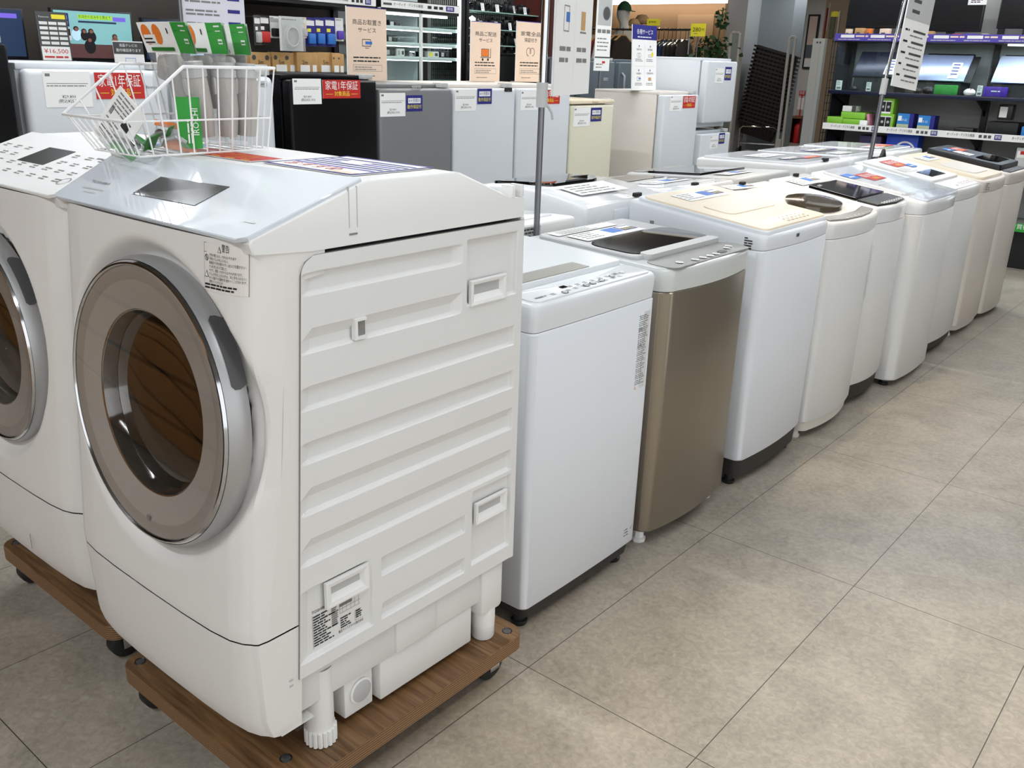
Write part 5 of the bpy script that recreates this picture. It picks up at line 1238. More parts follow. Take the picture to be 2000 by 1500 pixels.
for k, (u, v, wpx, m, h) in enumerate(cases):
    lv = levels[0] if v > 100 else levels[1] if v > 70 else levels[2]
    p0 = on(0, XS - .18, u, v - 4); W = on(0, XS - .18, u + wpx, v - 4).y - p0.y
    t = thing('small_device', '%s small device %s in the lit glass case' % ({'black': 'black', 'paperw': 'white', 'chrome': 'silver', 'paper': 'pale'}[m], ('first from left on the lowest lit board', 'second on the lowest lit board', 'third on the lowest lit board', 'fourth on the lowest lit board', 'fifth on the lowest lit board', 'last on the lowest lit board', 'on the middle lit board', 'on the upper lit board')[k]), 'device', (XS - .18, p0.y + W / 2, lv + .0005), R90, 'devices in the lit case')
    a = MB(m); a.box(-W / 2, W / 2, 0, .09, 0, h, m, .006); a.build('body', t)
    a = MB('yellow' if k == 4 else 'lgrey'); a.rect(-W * .4, h * .15, W * .3, h * .6, None, .001); a.rect(W * .1, h * .2, W * .25, h * .5, 'dgrey', .001); a.build('front_panel', t)

# camera case
XC = -4.15; y0, y1 = on(0, XC, 913, 100).y, on(0, XC, 1060, 100).y
cc = thing('camera_case', 'glass camera case with wire grid back, behind the service signs', 'display case', (XC - .4, (y0 + y1) / 2, 0)); hw = (y1 - y0) / 2
a = MB(mat('pale_case_back', '#a9aaa2', .6)); a.box(-.05, -.03, -hw, hw, 0, 2.3); a.build('back_panel', cc)
a = MB('matblack')
for k in range(40): a.box(-.006, 0, -hw + k * hw / 20, -hw + k * hw / 20 + .004, .9, 2.3)
for k in range(28): a.box(-.004, .002, -hw, hw, .9 + k * .05, .904 + k * .05)
a.build('wire_grid', cc)
cl = [on(0, XC - .1, 1000, v).z for v in (158, 118, 90, 60, 27)]
for z in cl:
    a = MB(mat('shelf_glass_edge', '#9fc4b8', .15)); a.box(0, .34, -hw, hw, z - .008, z); a.build('glass_shelf', cc)
a = MB('shelfblack'); a.box(0, .4, -hw, hw, 0, cl[0] - .06); a.build('plinth', cc)
for yy in (-hw, hw):
    a = MB('shelfblack'); a.box(.37, .4, yy - .015, yy + .015, 0, 2.3); a.build('case_post', cc)
a = MB('led'); a.lathe([(0, 0), (.025, .008), (.03, .06), (.0, .08)], (.2, -hw * .45, cl[3] + .02), 'z', 12, 'led'); a.build('case_lamp', cc)
rnd = random.Random(4)
names = ['leftmost', 'second', 'third', 'fourth', 'rightmost']
for li, z in enumerate(cl):
    for k in range(5):
        yy = lerp(y0 + .12, y1 - .1, k / 4) + rnd.uniform(-.03, .03)
        if li == 0 and k == 0: continue
        t = thing('camera', '%s black camera with price ticket on %s of the camera case' % (names[k], ('the floor board', 'the first glass shelf', 'the second glass shelf', 'the third glass shelf', 'the top glass shelf')[li]), 'camera', (XC - .16, yy, z + .0005), R90 + rnd.uniform(-.4, .4), 'cameras in the camera case')
        s_ = rnd.uniform(.85, 1.15)
        a = MB('black'); a.box(-.06 * s_, .06 * s_, -.025, .025, 0, .075 * s_, None, .008); a.box(-.025, .025, -.02, .025, .07 * s_, .095 * s_, None, .006); a.build('body', t)
        a = MB('matblack'); a.cyl((0, -.024, .037 * s_), (0, -.09 * s_, .037 * s_), .032 * s_, .03 * s_); a.cyl((0, -.09 * s_, .037 * s_), (0, -.0905 * s_, .037 * s_), .026 * s_, .024 * s_, 20, 'gblack'); a.build('lens', t)
        a = MB('paperw'); a.M = frame((-.07 * s_, -.1, .001), (1, 0, 0), (0, .25, 1)); a.rect(0, 0, .035, .06, 'paperw', 0); a.lines(.004, .05, .028, 4, .012, .004, 'greyink', .0006, k + li); a.build('price_ticket', t)
# red-brown partition right of the camera case
mb = MB(mat('maroon_panel', '#4a1d18', .4)); ya = on(0, -4.15, 1062, 60).y
mb.box(-4.5, -4.1, ya, ya + .04, 0, 2.3); mb.box(-4.1, -4.08, ya, ya + .24, 0, 2.3, None); one('partition_panel', mb, 'dark maroon partition panel right of the camera case', 'partition')

# ------------------------------------------------------------------ laptop shelving across the end of the aisle (front y = 6.3)
YL = 6.3
lx0, lx1 = on(1, YL, 1607, 250).x, .25
z_lab = on(1, YL, 1800, 257).z; z_glass = on(1, YL, 1800, 183).z; z_top = on(1, YL, 1800, 76).z; z_low = .64; z_base = on(1, YL, 1985, 437).z
DL = .45
ls = thing('display_shelf', 'long black shelf of laptops and boxes across the end of the aisle', 'shelf', ((lx0 + lx1) / 2, YL + DL, 0)); hw = (lx1 - lx0) / 2
a = MB('shelfback'); a.box(-hw, hw, 0, .03, 0, 2.3); a.build('back_panel', ls)
for z in (z_lab, z_low, z_top): 
    a = MB('shelfblack'); a.box(-hw, hw, -DL, 0, z - .025, z, None, .002); a.build('shelf_board', ls)
a = MB(mat('blue_black', '#141a33', .25)); a.box(-hw, hw, -DL, 0, z_glass - .03, z_glass, None, .002); a.build('shelf_board', ls)
a = MB('shelfback'); a.box(-hw, hw, -DL - .05, 0, z_base - .05, z_base - .01); a.build('base_shelf', ls)
a = MB('shelfblack'); a.box(-hw, hw, -DL + .02, 0, 0, z_base - .05); a.build('plinth', ls)
for u in (-hw, on(1, YL + DL, 1925, 220).x - (lx0 + lx1) / 2, hw):
    a = MB('shelfblack'); a.box(u - .022, u + .022, -.03, .035, 0, 2.3); a.build('upright', ls)
    for z in (z_lab, z_glass): a = MB('shelfblack'); a.prism([(-DL * .75, z - .03), (-.02, z - .03), (-.02, z - .17), (-.06, z - .12)], u - .008, u + .008, None, 'x'); a.build('bracket', ls)
a = MB('paper'); a.box(-hw, hw, -DL - .012, -DL, z_lab - .03, z_lab + .02, 'paper'); a.M = Matrix.Translation((-hw, -DL - .0125, z_lab - .03))
for k in range(5):
    s0 = k * .46 + .02; a.text('オーディオ・デジタル機器', s0 + .15, .016, .018, 'ink', .0006, fit=.2, res=1)
    for q in (.28, .315, .345): a.rect(s0 + q, .014, .022, .022, 'dgrey', .0006)
    a.rect(s0 + .39, .007, .05, .036, 'navy', .0006); a.text('買取', s0 + .415, .015, .018, 'paperw', .0012, fit=.04, res=1)
a.build('price_rail', ls)
a = MB('navy'); a.box(-hw, hw, -DL - .012, -DL, z_top - .02, z_top + .035, mat('violet_rail', '#4b3fa0', .4)); a.M = Matrix.Translation((-hw, -DL - .0125, z_top - .02)); rnd = random.Random(8)
for k in range(9): a.rect(.05 + k * .24, .024, .11, .022, 'paper', .0006); a.lines(.17 + k * .24, .03, .1, 1, 1, .012, 'beige', .0006, k, 0); a.lines(.03 + k * .24, .008, .18, 1, 1, .006, 'lgrey', .0006, k + 20, 0)
a.build('price_rail', ls)
a = MB('green'); a.box(-hw, hw, -DL - .062, -DL - .05, z_base - .05, z_base + .012, 'green'); a.M = Matrix.Translation((0, -DL - .0625, z_base - .04)); 
xx = on(1, YL - .05, 1990, 440).x - (lx0 + lx1) / 2
for k in range(6): a.text('お買得品', xx + .03 + k * .3 - .6, .01, .03, 'paperw', .0006, res=1)
a.build('green_rail', ls)
a = MB('glass'); a.box(-hw + .03, -hw + 1.2, -DL + .004, -DL + .008, z_glass, z_top - .03); a.build('case_door', ls)
a = MB('glass'); a.box(-hw + 1.21, hw - .02, -DL + .004, -DL + .008, z_glass, z_top - .03); a.build('case_door', ls)
a = MB('led'); a.box(-hw + 1.28, hw - .1, -DL + .06, -DL + .08, z_top - .04, z_top - .03); a.build('case_lamp', ls)
a = MB('matblack')
for k in range(9): a.box(-hw - .02, -hw - .014, -DL + k * .055, -DL + .004 + k * .055, .02, 1.66)
for k in range(28): a.box(-hw - .02, -hw - .014, -DL, 0, .05 + k * .06, .054 + k * .06)
a.build('wire_end_panel', ls)
a = MB(mat('navy_end', '#0f1320', .3)); a.box(-hw - .012, -hw - .006, -DL * .75, 0, .02, 1.66); a.build('end_board', ls)
area('case_light', (-1.0, YL + .12, z_top - .05), 1.9, .05, 5, (.86, .9, 1.0))
area('case_light', (-.35, YL + .1, z_top - .05), .7, .05, 4, (.86, .9, 1.0))
def yr(Y, u0, v0, u1, v1):
    p = on(1, Y, u0, v1); q = on(1, Y, u1, v0); return p.x, q.x, p.z, q.z
def carton(name, label, Y, u0, v0, u1, v1, z, m, d=.14, paint=None, cat='box', group=None, rz=0, H=None):
    x0, x1, zz0, zz1 = yr(Y, u0, v0, u1, v1); W = x1 - x0; H = H or max(.015, (zz1 - z) if zz1 > z + .015 else zz1 - zz0)
    t = thing(name, label, cat, ((x0 + x1) / 2, Y, z + .0006), rz, group)
    a = MB(m); a.box(-W / 2, W / 2, 0, d, 0, H, m, .003); a.build('carton', t)
    if paint: a = MB(m); a.M = Matrix.Translation((-W / 2, -.0006, 0)); paint(a, W, H); a.build('printing', t)
    return t
lid_m = {'dark': mat('dark_lid', '#2a2c3a', .35, metal=.4), 'silver': mat('silver_lid', '#a7aed0', .35, metal=.6), 'pale': mat('pale_lid', '#b6bcd2', .35, metal=.5)}
def laptop(label, u, v, wpx, col, logo=None):
    Y = YL + .1; p0 = on(1, Y, u, v); W = .375
    t = thing('laptop', label, 'laptop', (p0.x + W / 2, Y, z_glass + .001), 0, 'laptops in the glass case')
    zb = p0.z - z_glass
    a = MB('matblack'); a.prism([(0, 0), (.28, 0), (.28, .3), (.22, .3), (.02, max(.02, zb))], -W * .45, W * .45, None, 'x'); a.build('stand', t)
    F = frame((0, .012, max(.03, zb)), (1, 0, .0), (.12, .62, .74))
    a = MB('matblack'); a.M = F; a.box(-W / 2, W / 2 + .05, .0, .012, 0, .25, None, .004); a.build('keyboard_base', t)
    a = MB(lid_m[col]); a.M = F; a.box(-W / 2, W / 2, -.014, -.001, 0, .25, None, .006); a.build('screen_lid', t)
    if logo:
        a = MB('dgrey'); a.M = F @ Matrix.Translation((0, -.015, .13)); a.disc(0, 0, .028, 'lgrey', .0004, 28); a.text(logo, 0, -.009, .02, 'dgrey', .001); a.build('logo', t)
    a = MB('paperw'); a.M = F @ Matrix.Translation((W * .16 if not logo else W * .3, -.018, .02)); a.box(0, .075, -.001, 0, 0, .15, 'paperw')
    for k in range(4): a.rect(.012, .125 - k * .03, .05, .012, 'navy', .0016); a.lines(.01, .113 - k * .03, .055, 1, 1, .005, 'greyink', .0016, k)
    a.build('price_card', t)
laptop('dark laptop lid at the left end of the glass case', 1663, 150, 62, 'dark')
laptop('dark laptop half hidden behind the narrow hanging board', 1733, 152, 50, 'dark') if False else None
laptop('silver blue laptop lid in the middle of the glass case', 1783, 158, 95, 'silver')
laptop('pale laptop with round logo at the right end of the glass case', 1934, 163, 95, 'pale', 'hp')
for k, (u0, v0, u1, v1, w) in enumerate([(1632, 154, 1646, 172, 'left end of the glass case floor'), (1691, 157, 1703, 174, 'glass case floor in front of the dark laptop'), (1906, 168, 1920, 188, 'glass case floor beside the purple box')]):
    x0, x1, q0, q1 = yr(YL + .05, u0, v0, u1, v1)
    def pt(a, w_, h_): a.rect(0, 0, w_, h_, 'paperw', 0); a.rect(w_ * .15, h_ * .1, w_ * .7, h_ * .22, 'greyink', .0006); a.lines(w_ * .1, h_ * .85, w_ * .8, 4, h_ * .12, h_ * .05, 'greyink', .0006, k)
    board('price_card', 'small white price card standing on the ' + w, (x0, YL + .05, z_glass + .001), x1 - x0, q1 - q0, 0, pt, .003, 'paperw', cat='price card')
carton('device_box', 'bright green box on the glass case floor', YL + .03, 1822, 167, 1868, 186, z_glass, 'green', .06)
carton('device_box', 'purple box at the right on the glass case floor', YL + .03, 1918, 171, 1966, 190, z_glass, mat('violet_box', '#4a22a8', .4), .06, lambda a, w, h: a.lines(w * .35, h * .5, w * .4, 1, 1, h * .12, 'paperw', .0006, 3, 0))
def mouse(label, u, v, m, s_=1.0):
    p = on(1, YL + .05, u, v); t = thing('computer_mouse', label, 'mouse', (p.x, YL + .05, z_glass + .0006), .4, 'mice in the glass case')
    a = MB(m); a.sphere((0, 0, .018 * s_), .05 * s_, m, (.72, 1.05, .5)); a.v = [(x, y, max(0, z)) for x, y, z in a.v]; a.build('shell', t)
    a = MB('matblack'); a.lathe([(.006, -.004), (.01, -.003), (.01, .003), (.006, .004)], (0, -.028 * s_, .035 * s_), 'x', 12); a.build('scroll_wheel', t)
mouse('white mouse on the glass case floor beside the green box', 1893, 183, 'white', 1.2); mouse('black mouse just left of the bright green box', 1812, 182, 'black', 1.3); mouse('black mouse right of the narrow hanging board', 1792, 178, 'black'); mouse('black mouse between the two left price cards', 1668, 172, 'black', .9)
# goods on the labelled board
lime = mat('lime_box', '#86c53a', .45); skyb = mat('sky_box', '#2b7fc9', .4)
G = 'boxes on the labelled board'
carton('device_box', 'flat lime green box at the left end of the labelled board', YL + .06, 1614, 229, 1646, 241, z_lab, lime, .2, None, group=G)
carton('device_box', 'lower flat lime green box of the pair', YL + .05, 1644, 234, 1688, 244, z_lab, lime, .2, None, group=G)
H2 = .045; x0, x1, _, _ = yr(YL + .05, 1641, 224, 1690, 234)
t = carton('device_box', 'upper flat lime green box of the pair', YL + .07, 1641, 224, 1690, 234, z_lab + .062, lime, .2, None, group=G, H=.05)
carton('device_box', 'white and black box lying on top of the lime green pair', YL + .09, 1644, 211, 1672, 222, z_lab + .114, 'paperw', .12, lambda a, w, h: a.rect(w * .7, 0, w * .3, h, 'dgrey', .0006), group=G, H=.045)
carton('device_box', 'small white box in front of the lime green pair', YL + .005, 1678, 236, 1694, 243, z_lab, 'paperw', .04, None, group=G)
pk = mat('pink_box', '#d987a6', .5)
t = carton('device_box', 'tilted pink case beside the lime green boxes', YL + .08, 1692, 224, 1700, 241, z_lab, pk, .12, None, group=G); t.rotation_euler = (0, math.radians(-14), 0); t.location.z += .006; t.location.x += .012
def twin(a, w, h):
    a.rect(0, 0, w * .84, h, 'paperw', .0002); a.rect(0, h * .85, w, h * .15, lime, .0006)
    for q in (.28, .66): a.rect(w * (q - .17), h * .12, w * .34, h * .66, 'black', .0006); a.disc(w * q, h * .45, w * .09, 'lgrey', .0012, 14)
carton('speaker_box', 'lower white box with two black speakers pictured', YL + .06, 1713, 233, 1745, 246, z_lab, lime, .12, twin, group=G, H=.115)
carton('speaker_box', 'upper white box with two black speakers pictured', YL + .06, 1713, 212, 1745, 230, z_lab + .117, lime, .12, twin, group=G, H=.115)
def bluep(a, w, h):
    a.rect(0, 0, w * .74, h, skyb, .0003); a.rect(0, 0, w * .74, h * .35, mat('sand_print', '#b9c4a0', .5), .0006); a.rect(w * .04, h * .55, w * .22, h * .3, 'paperw', .0009); a.text('D-22', w * .45, h * .55, h * .14, 'paperw', .0009, fit=w * .3, res=1); a.rect(w * .74, 0, w * .26, h, 'navy', .0003); a.text('FINEPIX', 0, 0, .001, 'paperw', .001) if False else None
carton('device_box', 'left blue box with a beach picture', YL + .06, 1750, 223, 1786, 249, z_lab, 'navy', .12, bluep, group=G); carton('device_box', 'right blue box with a beach picture', YL + .06, 1790, 227, 1827, 252, z_lab, 'navy', .12, bluep, group=G)
carton('device_box', 'low black device right of the blue boxes', YL + .1, 1862, 246, 1902, 257, z_lab, 'black', .14, None, group=G, H=.04); carton('device_box', 'large black box at the right on the labelled board', YL + .1, 1925, 241, 1990, 264, z_lab, 'matblack', .2, None, group=G)
carton('device_box', 'small black device with white label on top of the large black box', YL + .12, 1945, 225, 1976, 242, z_lab + .118, 'black', .1, lambda a, w, h: a.rect(w * .1, h * .15, w * .55, h * .7, 'paper', .0006), group=G, H=.11); carton('device_box', 'light blue box at the right edge of the labelled board', YL + .1, 1992, 249, 2025, 268, z_lab, skyb, .15, None, group=G)
G = 'boxes on the low board'
def ring(a, w, h): a.ringp(w * .62, h * .52, h * .3, h * .05, 'paper', .0006, 32); a.rect(w * .08, h * .5, w * .28, h * .09, skyb, .0006)
carton('device_box', 'big blue box with a white ring, below the labelled board', YL + .08, 1727, 265, 1795, 300, z_low, 'navy' and mat('deep_blue_box', '#1444c0', .4), .15, ring, group=G)
carton('device_box', 'dull purple box left of the big blue box', YL + .12, 1676, 267, 1722, 290, z_low, mat('dull_purple', '#4b3f6b', .5), .15, lambda a, w, h: a.rect(w * .06, h * .2, w * .14, h * .5, 'greyink', .0006), group=G)
def onb(a, w, h): a.text('ONBOARD', w * .5, h * .7, h * .14, 'red', .0006, fit=w * .8); a.lines(w * .1, h * .5, w * .5, 2, h * .12, h * .05, 'greyink', .0006, 5)
carton('device_box', 'white box with red and black lettering at the left of the low board', YL + .05, 1615, 283, 1653, 310, z_low, 'paperw', .12, onb, group=G)
carton('device_box', 'small white box with a black device pictured, behind the washers', YL + .05, 1811, 293, 1836, 330, z_low, 'paperw', .08, lambda a, w, h: a.disc(w * .5, h * .55, w * .2, 'black', .0006, 16, h * .15), group=G)
carton('device_box', 'dark green box beside the small white one', YL + .1, 1836, 290, 1858, 330, z_low, mat('dark_green_box', '#3c4640', .5), .1, None, group=G)
carton('device_box', 'grey and white box at the right edge of the low board', YL + .05, 1976, 290, 2015, 340, z_low, 'lgrey', .15, lambda a, w, h: (a.rect(w * .1, h * .7, w * .5, h * .2, 'paperw', .0006), a.rect(w * .3, h * .8, w * .4, h * .1, 'red', .001)), group=G)
# televisions on top of the laptop shelf
for k, (u0, u1, v, lb) in enumerate([(1651, 1788, 55, 'left dark television on top of the laptop shelf'), (1797, 1925, 62, 'middle dark television on top of the laptop shelf'), (1945, 2080, 56, 'right dark television on top of the laptop shelf')]):
    x0, x1, q0, q1 = yr(YL + .2, u0, 0, u1, v); W = x1 - x0; zo = q0 - z_top
    t = thing('television', lb, 'television', ((x0 + x1) / 2, YL + .2, z_top + .001), 0, 'televisions on the laptop shelf')
    a = MB('black'); a.box(-W / 2, W / 2, 0, .045, zo, zo + W * .58, None, .004); a.build('frame', t)
    a = MB(mat('dark_screen', '#15171a', .18)); a.rect(-W / 2 + .008, zo + .018, W - .016, W * .58 - .026, None, .0008); a.build('screen', t)
    a = MB('black'); a.box(-.1, .1, -.08, .1, 0, .008); a.box(-.03, .03, .02, .04, 0, zo + .05); a.build('stand', t)
    if k == 1:
        a = MB('paperw'); x2, x3, q2, q3 = yr(YL + .2, 1890, -20, 1932, 10); a.M = Matrix.Translation((x2 - (x0 + x1) / 2, -.002, q2 - z_top)); a.rect(0, 0, x3 - x2, q3 - q2, 'paperw', 0); a.lines(.02, .03, x3 - x2 - .04, 2, .014, .007, 'ink', .0006, 3); a.build('price_tag', t)
for k, (u0, v0, u1, v1, m, lb) in enumerate([(1650, 57, 1662, 70, 'beige', 'beige figure box'), (1668, 55, 1688, 71, 'kraft', 'brown picture box'), (1690, 56, 1702, 73, 'orange', 'orange box'), (1716, 56, 1738, 72, 'beige', 'pale card box'), (1810, 61, 1824, 74, 'kraft', 'small brown and black box'), (1858, 66, 1878, 77, 'red', 'red toy box'), (1880, 66, 1905, 77, 'purple', 'violet toy box'), (1915, 66, 1930, 78, 'lgrey', 'grey green toy box')]):
    carton('toy_box', lb + ' in front of the televisions on the laptop shelf', YL + .06, u0, v0, u1, v1, z_top, m, .05, lambda a, w, h: a.rect(w * .2, h * .2, w * .4, h * .4, 'dgrey', .0006), group='toys on the laptop shelf')

# ------------------------------------------------------------------ far end: column, gate, wall posters, baskets
col_m = mat('grey_column', '#8d969a', .6)
def slab(name, Y, u0, u1, d, m, label=None, cat=None, z1=CEIL, z0=0, v=100):
    x0, x1 = on(1, Y, u0, v).x, on(1, Y, u1, v).x
    mb = MB(m); mb.box(x0, x1, Y, Y + d, z0, z1)
    return struct(name, mb) if label is None else one(name, mb, label, cat)
slab('trim_1', 14.4, 1449, 1541, .5, col_m); slab('trim_2', 13.6, 1409, 1451, .5, mat('grey_column_b', '#a3a8aa', .6))
mb = MB(walltan); p, q = on(1, 12.6, 1185, 60), on(1, 12.6, 1412, 60); mb.box(p.x - 1.5, q.x, 12.6, 12.7, 0, CEIL); struct('wall_shop', mb)
mb = MB(mat('tan_panel', '#a9865f', .7)); p, q = on(1, 12.56, 1318, 105), on(1, 12.56, 1395, 28); mb.box(p.x, q.x, 12.56, 12.59, 0, q.z); struct('trim_3', mb)
t = thing('ceiling_light_panel', 'bright strip lamp above the tan shop wall', 'lamp', (0, 0, 0)); p, q = on(1, 12.3, 1296, 6), on(1, 12.3, 1409, 8)
a = MB('led'); a.box(p.x - 1.2, q.x, 12.3, 12.5, p.z, p.z + .05); a.build('lamp_diffuser', t); a = MB('white'); a.box(p.x - 1.22, q.x + .01, 12.28, 12.55, p.z + .051, CEIL); a.build('lamp_housing', t)
def wallposter(label, u0, v0, u1, v1, paint):
    x0, x1, z0, z1 = yr(17.16, u0, v0, u1, v1)
    t = thing('wall_poster', label, 'poster', (x0, 17.16, z0)); W, H = x1 - x0, z1 - z0
    a = MB('matblack'); a.box(0, W, 0, .03, 0, H); a.build('poster_frame', t); a = MB('paper'); a.M = Matrix.Translation((.035, -.003, .035)); paint(a, W - .07, H - .07); a.build('poster_print', t)
def po1(a, w, h):
    a.rect(0, 0, w, h, 'paper', 0); a.text('買取強化', w * .5, h * .68, h * .09, 'ink', .004, fit=w * .8); a.lines(w * .15, h * .8, w * .7, 1, 1, h * .04, 'ink', .004, 2, .1); a.rect(w * .15, h * .34, w * .3, h * .16, 'dgrey', .004); a.rect(w * .55, h * .34, w * .3, h * .16, 'dgrey', .004)
    for k in range(4): a.disc(w * (.17 + .22 * k), h * .12, w * .08, 'greyink', .004, 14)
def po2(a, w, h):
    a.rect(0, 0, w, h, mat('pink_paper', '#d9c2b4', .6), 0); a.text('買取', w * .4, h * .75, h * .09, 'beige', .004, fit=w * .5); a.rect(0, 0, w, h * .16, 'paper', .004); a.rect(0, h * .18, w, h * .26, 'slate', .004)
wallposter('framed white poster with four large characters on the far wall', 1538, 25, 1573, 132, po1); wallposter('framed pinkish poster beside the white one on the far wall', 1566, 28, 1602, 134, po2)
# slim panel at the end of the laptop shelf
x0, x1, z0, z1 = yr(11.0, 1562, 75, 1612, 280)
t = thing('end_panel', 'tall light grey metal panel left of the laptop shelf', 'panel', ((x0 + x1) / 2, 11.0, 0)); W = x1 - x0
a = MB(mat('pale_grey_metal', '#b4bcbd', .45)); a.box(-W / 2, W / 2, 0, .08, .002, z1); a.build('panel_body', t); a = MB('lgrey'); a.box(-W / 2 + .05, W / 2 - .05, -.006, .0, .12, z1 - .1); a.build('panel_inset', t)
for sx in (-1, 1):
    for zz_ in (.06, z1 - .05): a = MB('dgrey'); a.lathe([(0, -.008), (.012, -.007), (.012, 0)], (sx * (W / 2 - .06), 0, zz_), 'y', 10); a.build('screw', t)
def gate(label, Y, u0, v0, u1, v1):
    x0, x1, z0, z1 = yr(Y, u0, v0, u1, v1); t = thing('security_gate', label, 'security gate', ((x0 + x1) / 2, Y, 0), 0, 'security gates'); W = x1 - x0
    a = MB('lgrey'); r = .022; a.tube([(-W / 2, 0, .01), (-W / 2, 0, z1 - .02), (-W / 2 + .03, 0, z1), (W / 2 - .03, 0, z1), (W / 2, 0, z1 - .02), (W / 2, 0, .01)], r, 10); a.build('gate_frame', t)
    a = MB('glass'); a.box(-W / 2, W / 2, -.004, .004, .35, z1 - .02); a.build('clear_panel', t); a = MB('lgrey'); a.box(-W / 2, W / 2, -.06, .06, 0.001, .35); a.build('gate_base', t)
gate('security gate frame in front of the wall posters', 12.6, 1517, 72, 1554, 285); gate('security gate frame at the left in front of the column edge', 12.0, 1406, 64, 1446, 280)
# basket trolley
cxy = on(2, 0, 1478, 300)
t = thing('basket_trolley', 'chrome wheeled stand holding the stack of dark shopping baskets', 'trolley', (cxy.x, cxy.y, 0), .35)
s_ = 1.0; W, D_, H_ = .62, .42, .46
a = MB('chrome')
for yy in (-D_ / 2, D_ / 2): a.tube([(-W / 2, yy, .1), (-W / 2, yy, H_ - .05), (-W / 2 + .05, yy, H_), (W / 2 - .05, yy, H_), (W / 2, yy, H_ - .05), (W / 2, yy, .1)], .018, 8)
a.build('tube_frame', t)
a = MB('chrome'); a.box(-W / 2, W / 2, -D_ / 2, D_ / 2, .17, .19); a.build('tray', t)
for sx in (-1, 1):
    for sy in (-1, 1): a = MB('rubber'); a.lathe([(.01, -.018), (.048, -.018), (.05, 0), (.048, .018), (.01, .018)], (sx * W / 2, sy * D_ / 2, .0505), 'x', 16); a.build('wheel', t)
bask = mat('dark_basket', '#17110e', .55)
proto = None
z = .2
for k in range(20):
    sh = k * .012
    if proto is None:
        proto = thing('shopping_basket', 'dark brown shopping basket nested in the tall stack on the chrome stand', 'basket', (0, 0, 0), 0, 'nested shopping baskets')
        a = MB(bask); w0, w1, d0, d1, h = .22, .27, .14, .18, .22
        def rr_(w, d, z_): return [(x, y, z_) for x, y in rrect(-w, w, -d, d, .05)]
        a.rings([rr_(w0, d0, 0), rr_(w1, d1, h), rr_(w1 + .02, d1 + .02, h), rr_(w1 + .02, d1 + .02, h - .03), rr_(w1 + .006, d1 + .006, h - .03)], None, True, False, True, False)
        a.rings([rr_(w0 - .008, d0 - .008, .008), rr_(w1 - .008, d1 - .008, h)], None, True, False, True, False)
        for j in range(9): a.box(-.2 + j * .05, -.19 + j * .05, -.185, -.15, .09, .2)
        a.build('basket_body', proto)
        a = MB(bask); a.tube([(-.26, -.0, .21), (-.25, -.14, .225), (.25, -.14, .225), (.26, .0, .21)], .009, 8); a.build('handle', proto); b = proto
    else: b = copy_tree(proto)
    b.rotation_euler = (0, math.radians(14), .3); b.scale = (1.3, 1.25, 1); b.location = (cxy.x + .008 * k - .05, cxy.y + .01, z + .08 + k * .062)
# fire extinguisher corner
p = on(1, 16.6, 1550, 279); x0, x1, z0, z1 = yr(16.6, 1534, 228, 1566, 279)
t = thing('fire_extinguisher_box', 'red open box with brown top by the far wall', 'box', ((x0 + x1) / 2, 16.6, 0)); W = x1 - x0
a = MB(mat('brown_top', '#7a5a44', .6)); a.box(-W / 2, W / 2, 0, .35, z1 - .04, z1); a.build('top', t)
a = MB(mat('deep_red', '#6e1613', .5)); a.box(-W / 2, -W / 2 + .03, .02, .34, .001, z1 - .04); a.box(W / 2 - .03, W / 2, .02, .34, .001, z1 - .04); a.box(-W / 2, W / 2, .31, .34, .001, z1 - .04); a.build('box_walls', t)
t = thing('fire_extinguisher', 'red fire extinguisher inside the red box by the far wall', 'fire extinguisher', ((x0 + x1) / 2 + .04, 16.75, 0))
a = MB('red'); a.lathe([(0, .002), (.08, .002), (.085, .03), (.085, z1 * .62), (.05, z1 * .72), (.025, z1 * .76)], (0, 0, 0), 'z', 20); a.build('cylinder', t); a = MB('black'); a.box(-.04, .06, -.015, .015, z1 * .76, z1 * .84); a.tube([(.04, 0, z1 * .78), (.1, -.02, z1 * .6), (.095, -.02, z1 * .3)], .012, 8); a.build('valve', t)
x0, x1, z0, z1b = yr(16.5, 1550, 177, 1565, 205)
t = thing('extinguisher_sign', 'red stand sign with white characters above the red box', 'sign', ((x0 + x1) / 2, 16.7, z1 + .001)); W = x1 - x0
a = MB('red'); a.box(-W / 2, W / 2, 0, .02, z1b - z1 - .1, z1b - z1); a.M = Matrix.Translation((0, -.003, z1b - z1 - .075)); a.text('消火器', 0, 0, .06, 'paperw', .001, fit=W * .8); a.build('sign_plate', t)
a = MB('paper'); a.rect(-W / 2, z1b - z1 - .36, W, .22, 'paper', .0); a.build('notice', t); a = MB('red'); a.cyl((0, .012, .0), (0, .012, z1b - z1 - .09), .014); a.box(-.06, .06, -.04, .06, 0, .01); a.build('stem', t)

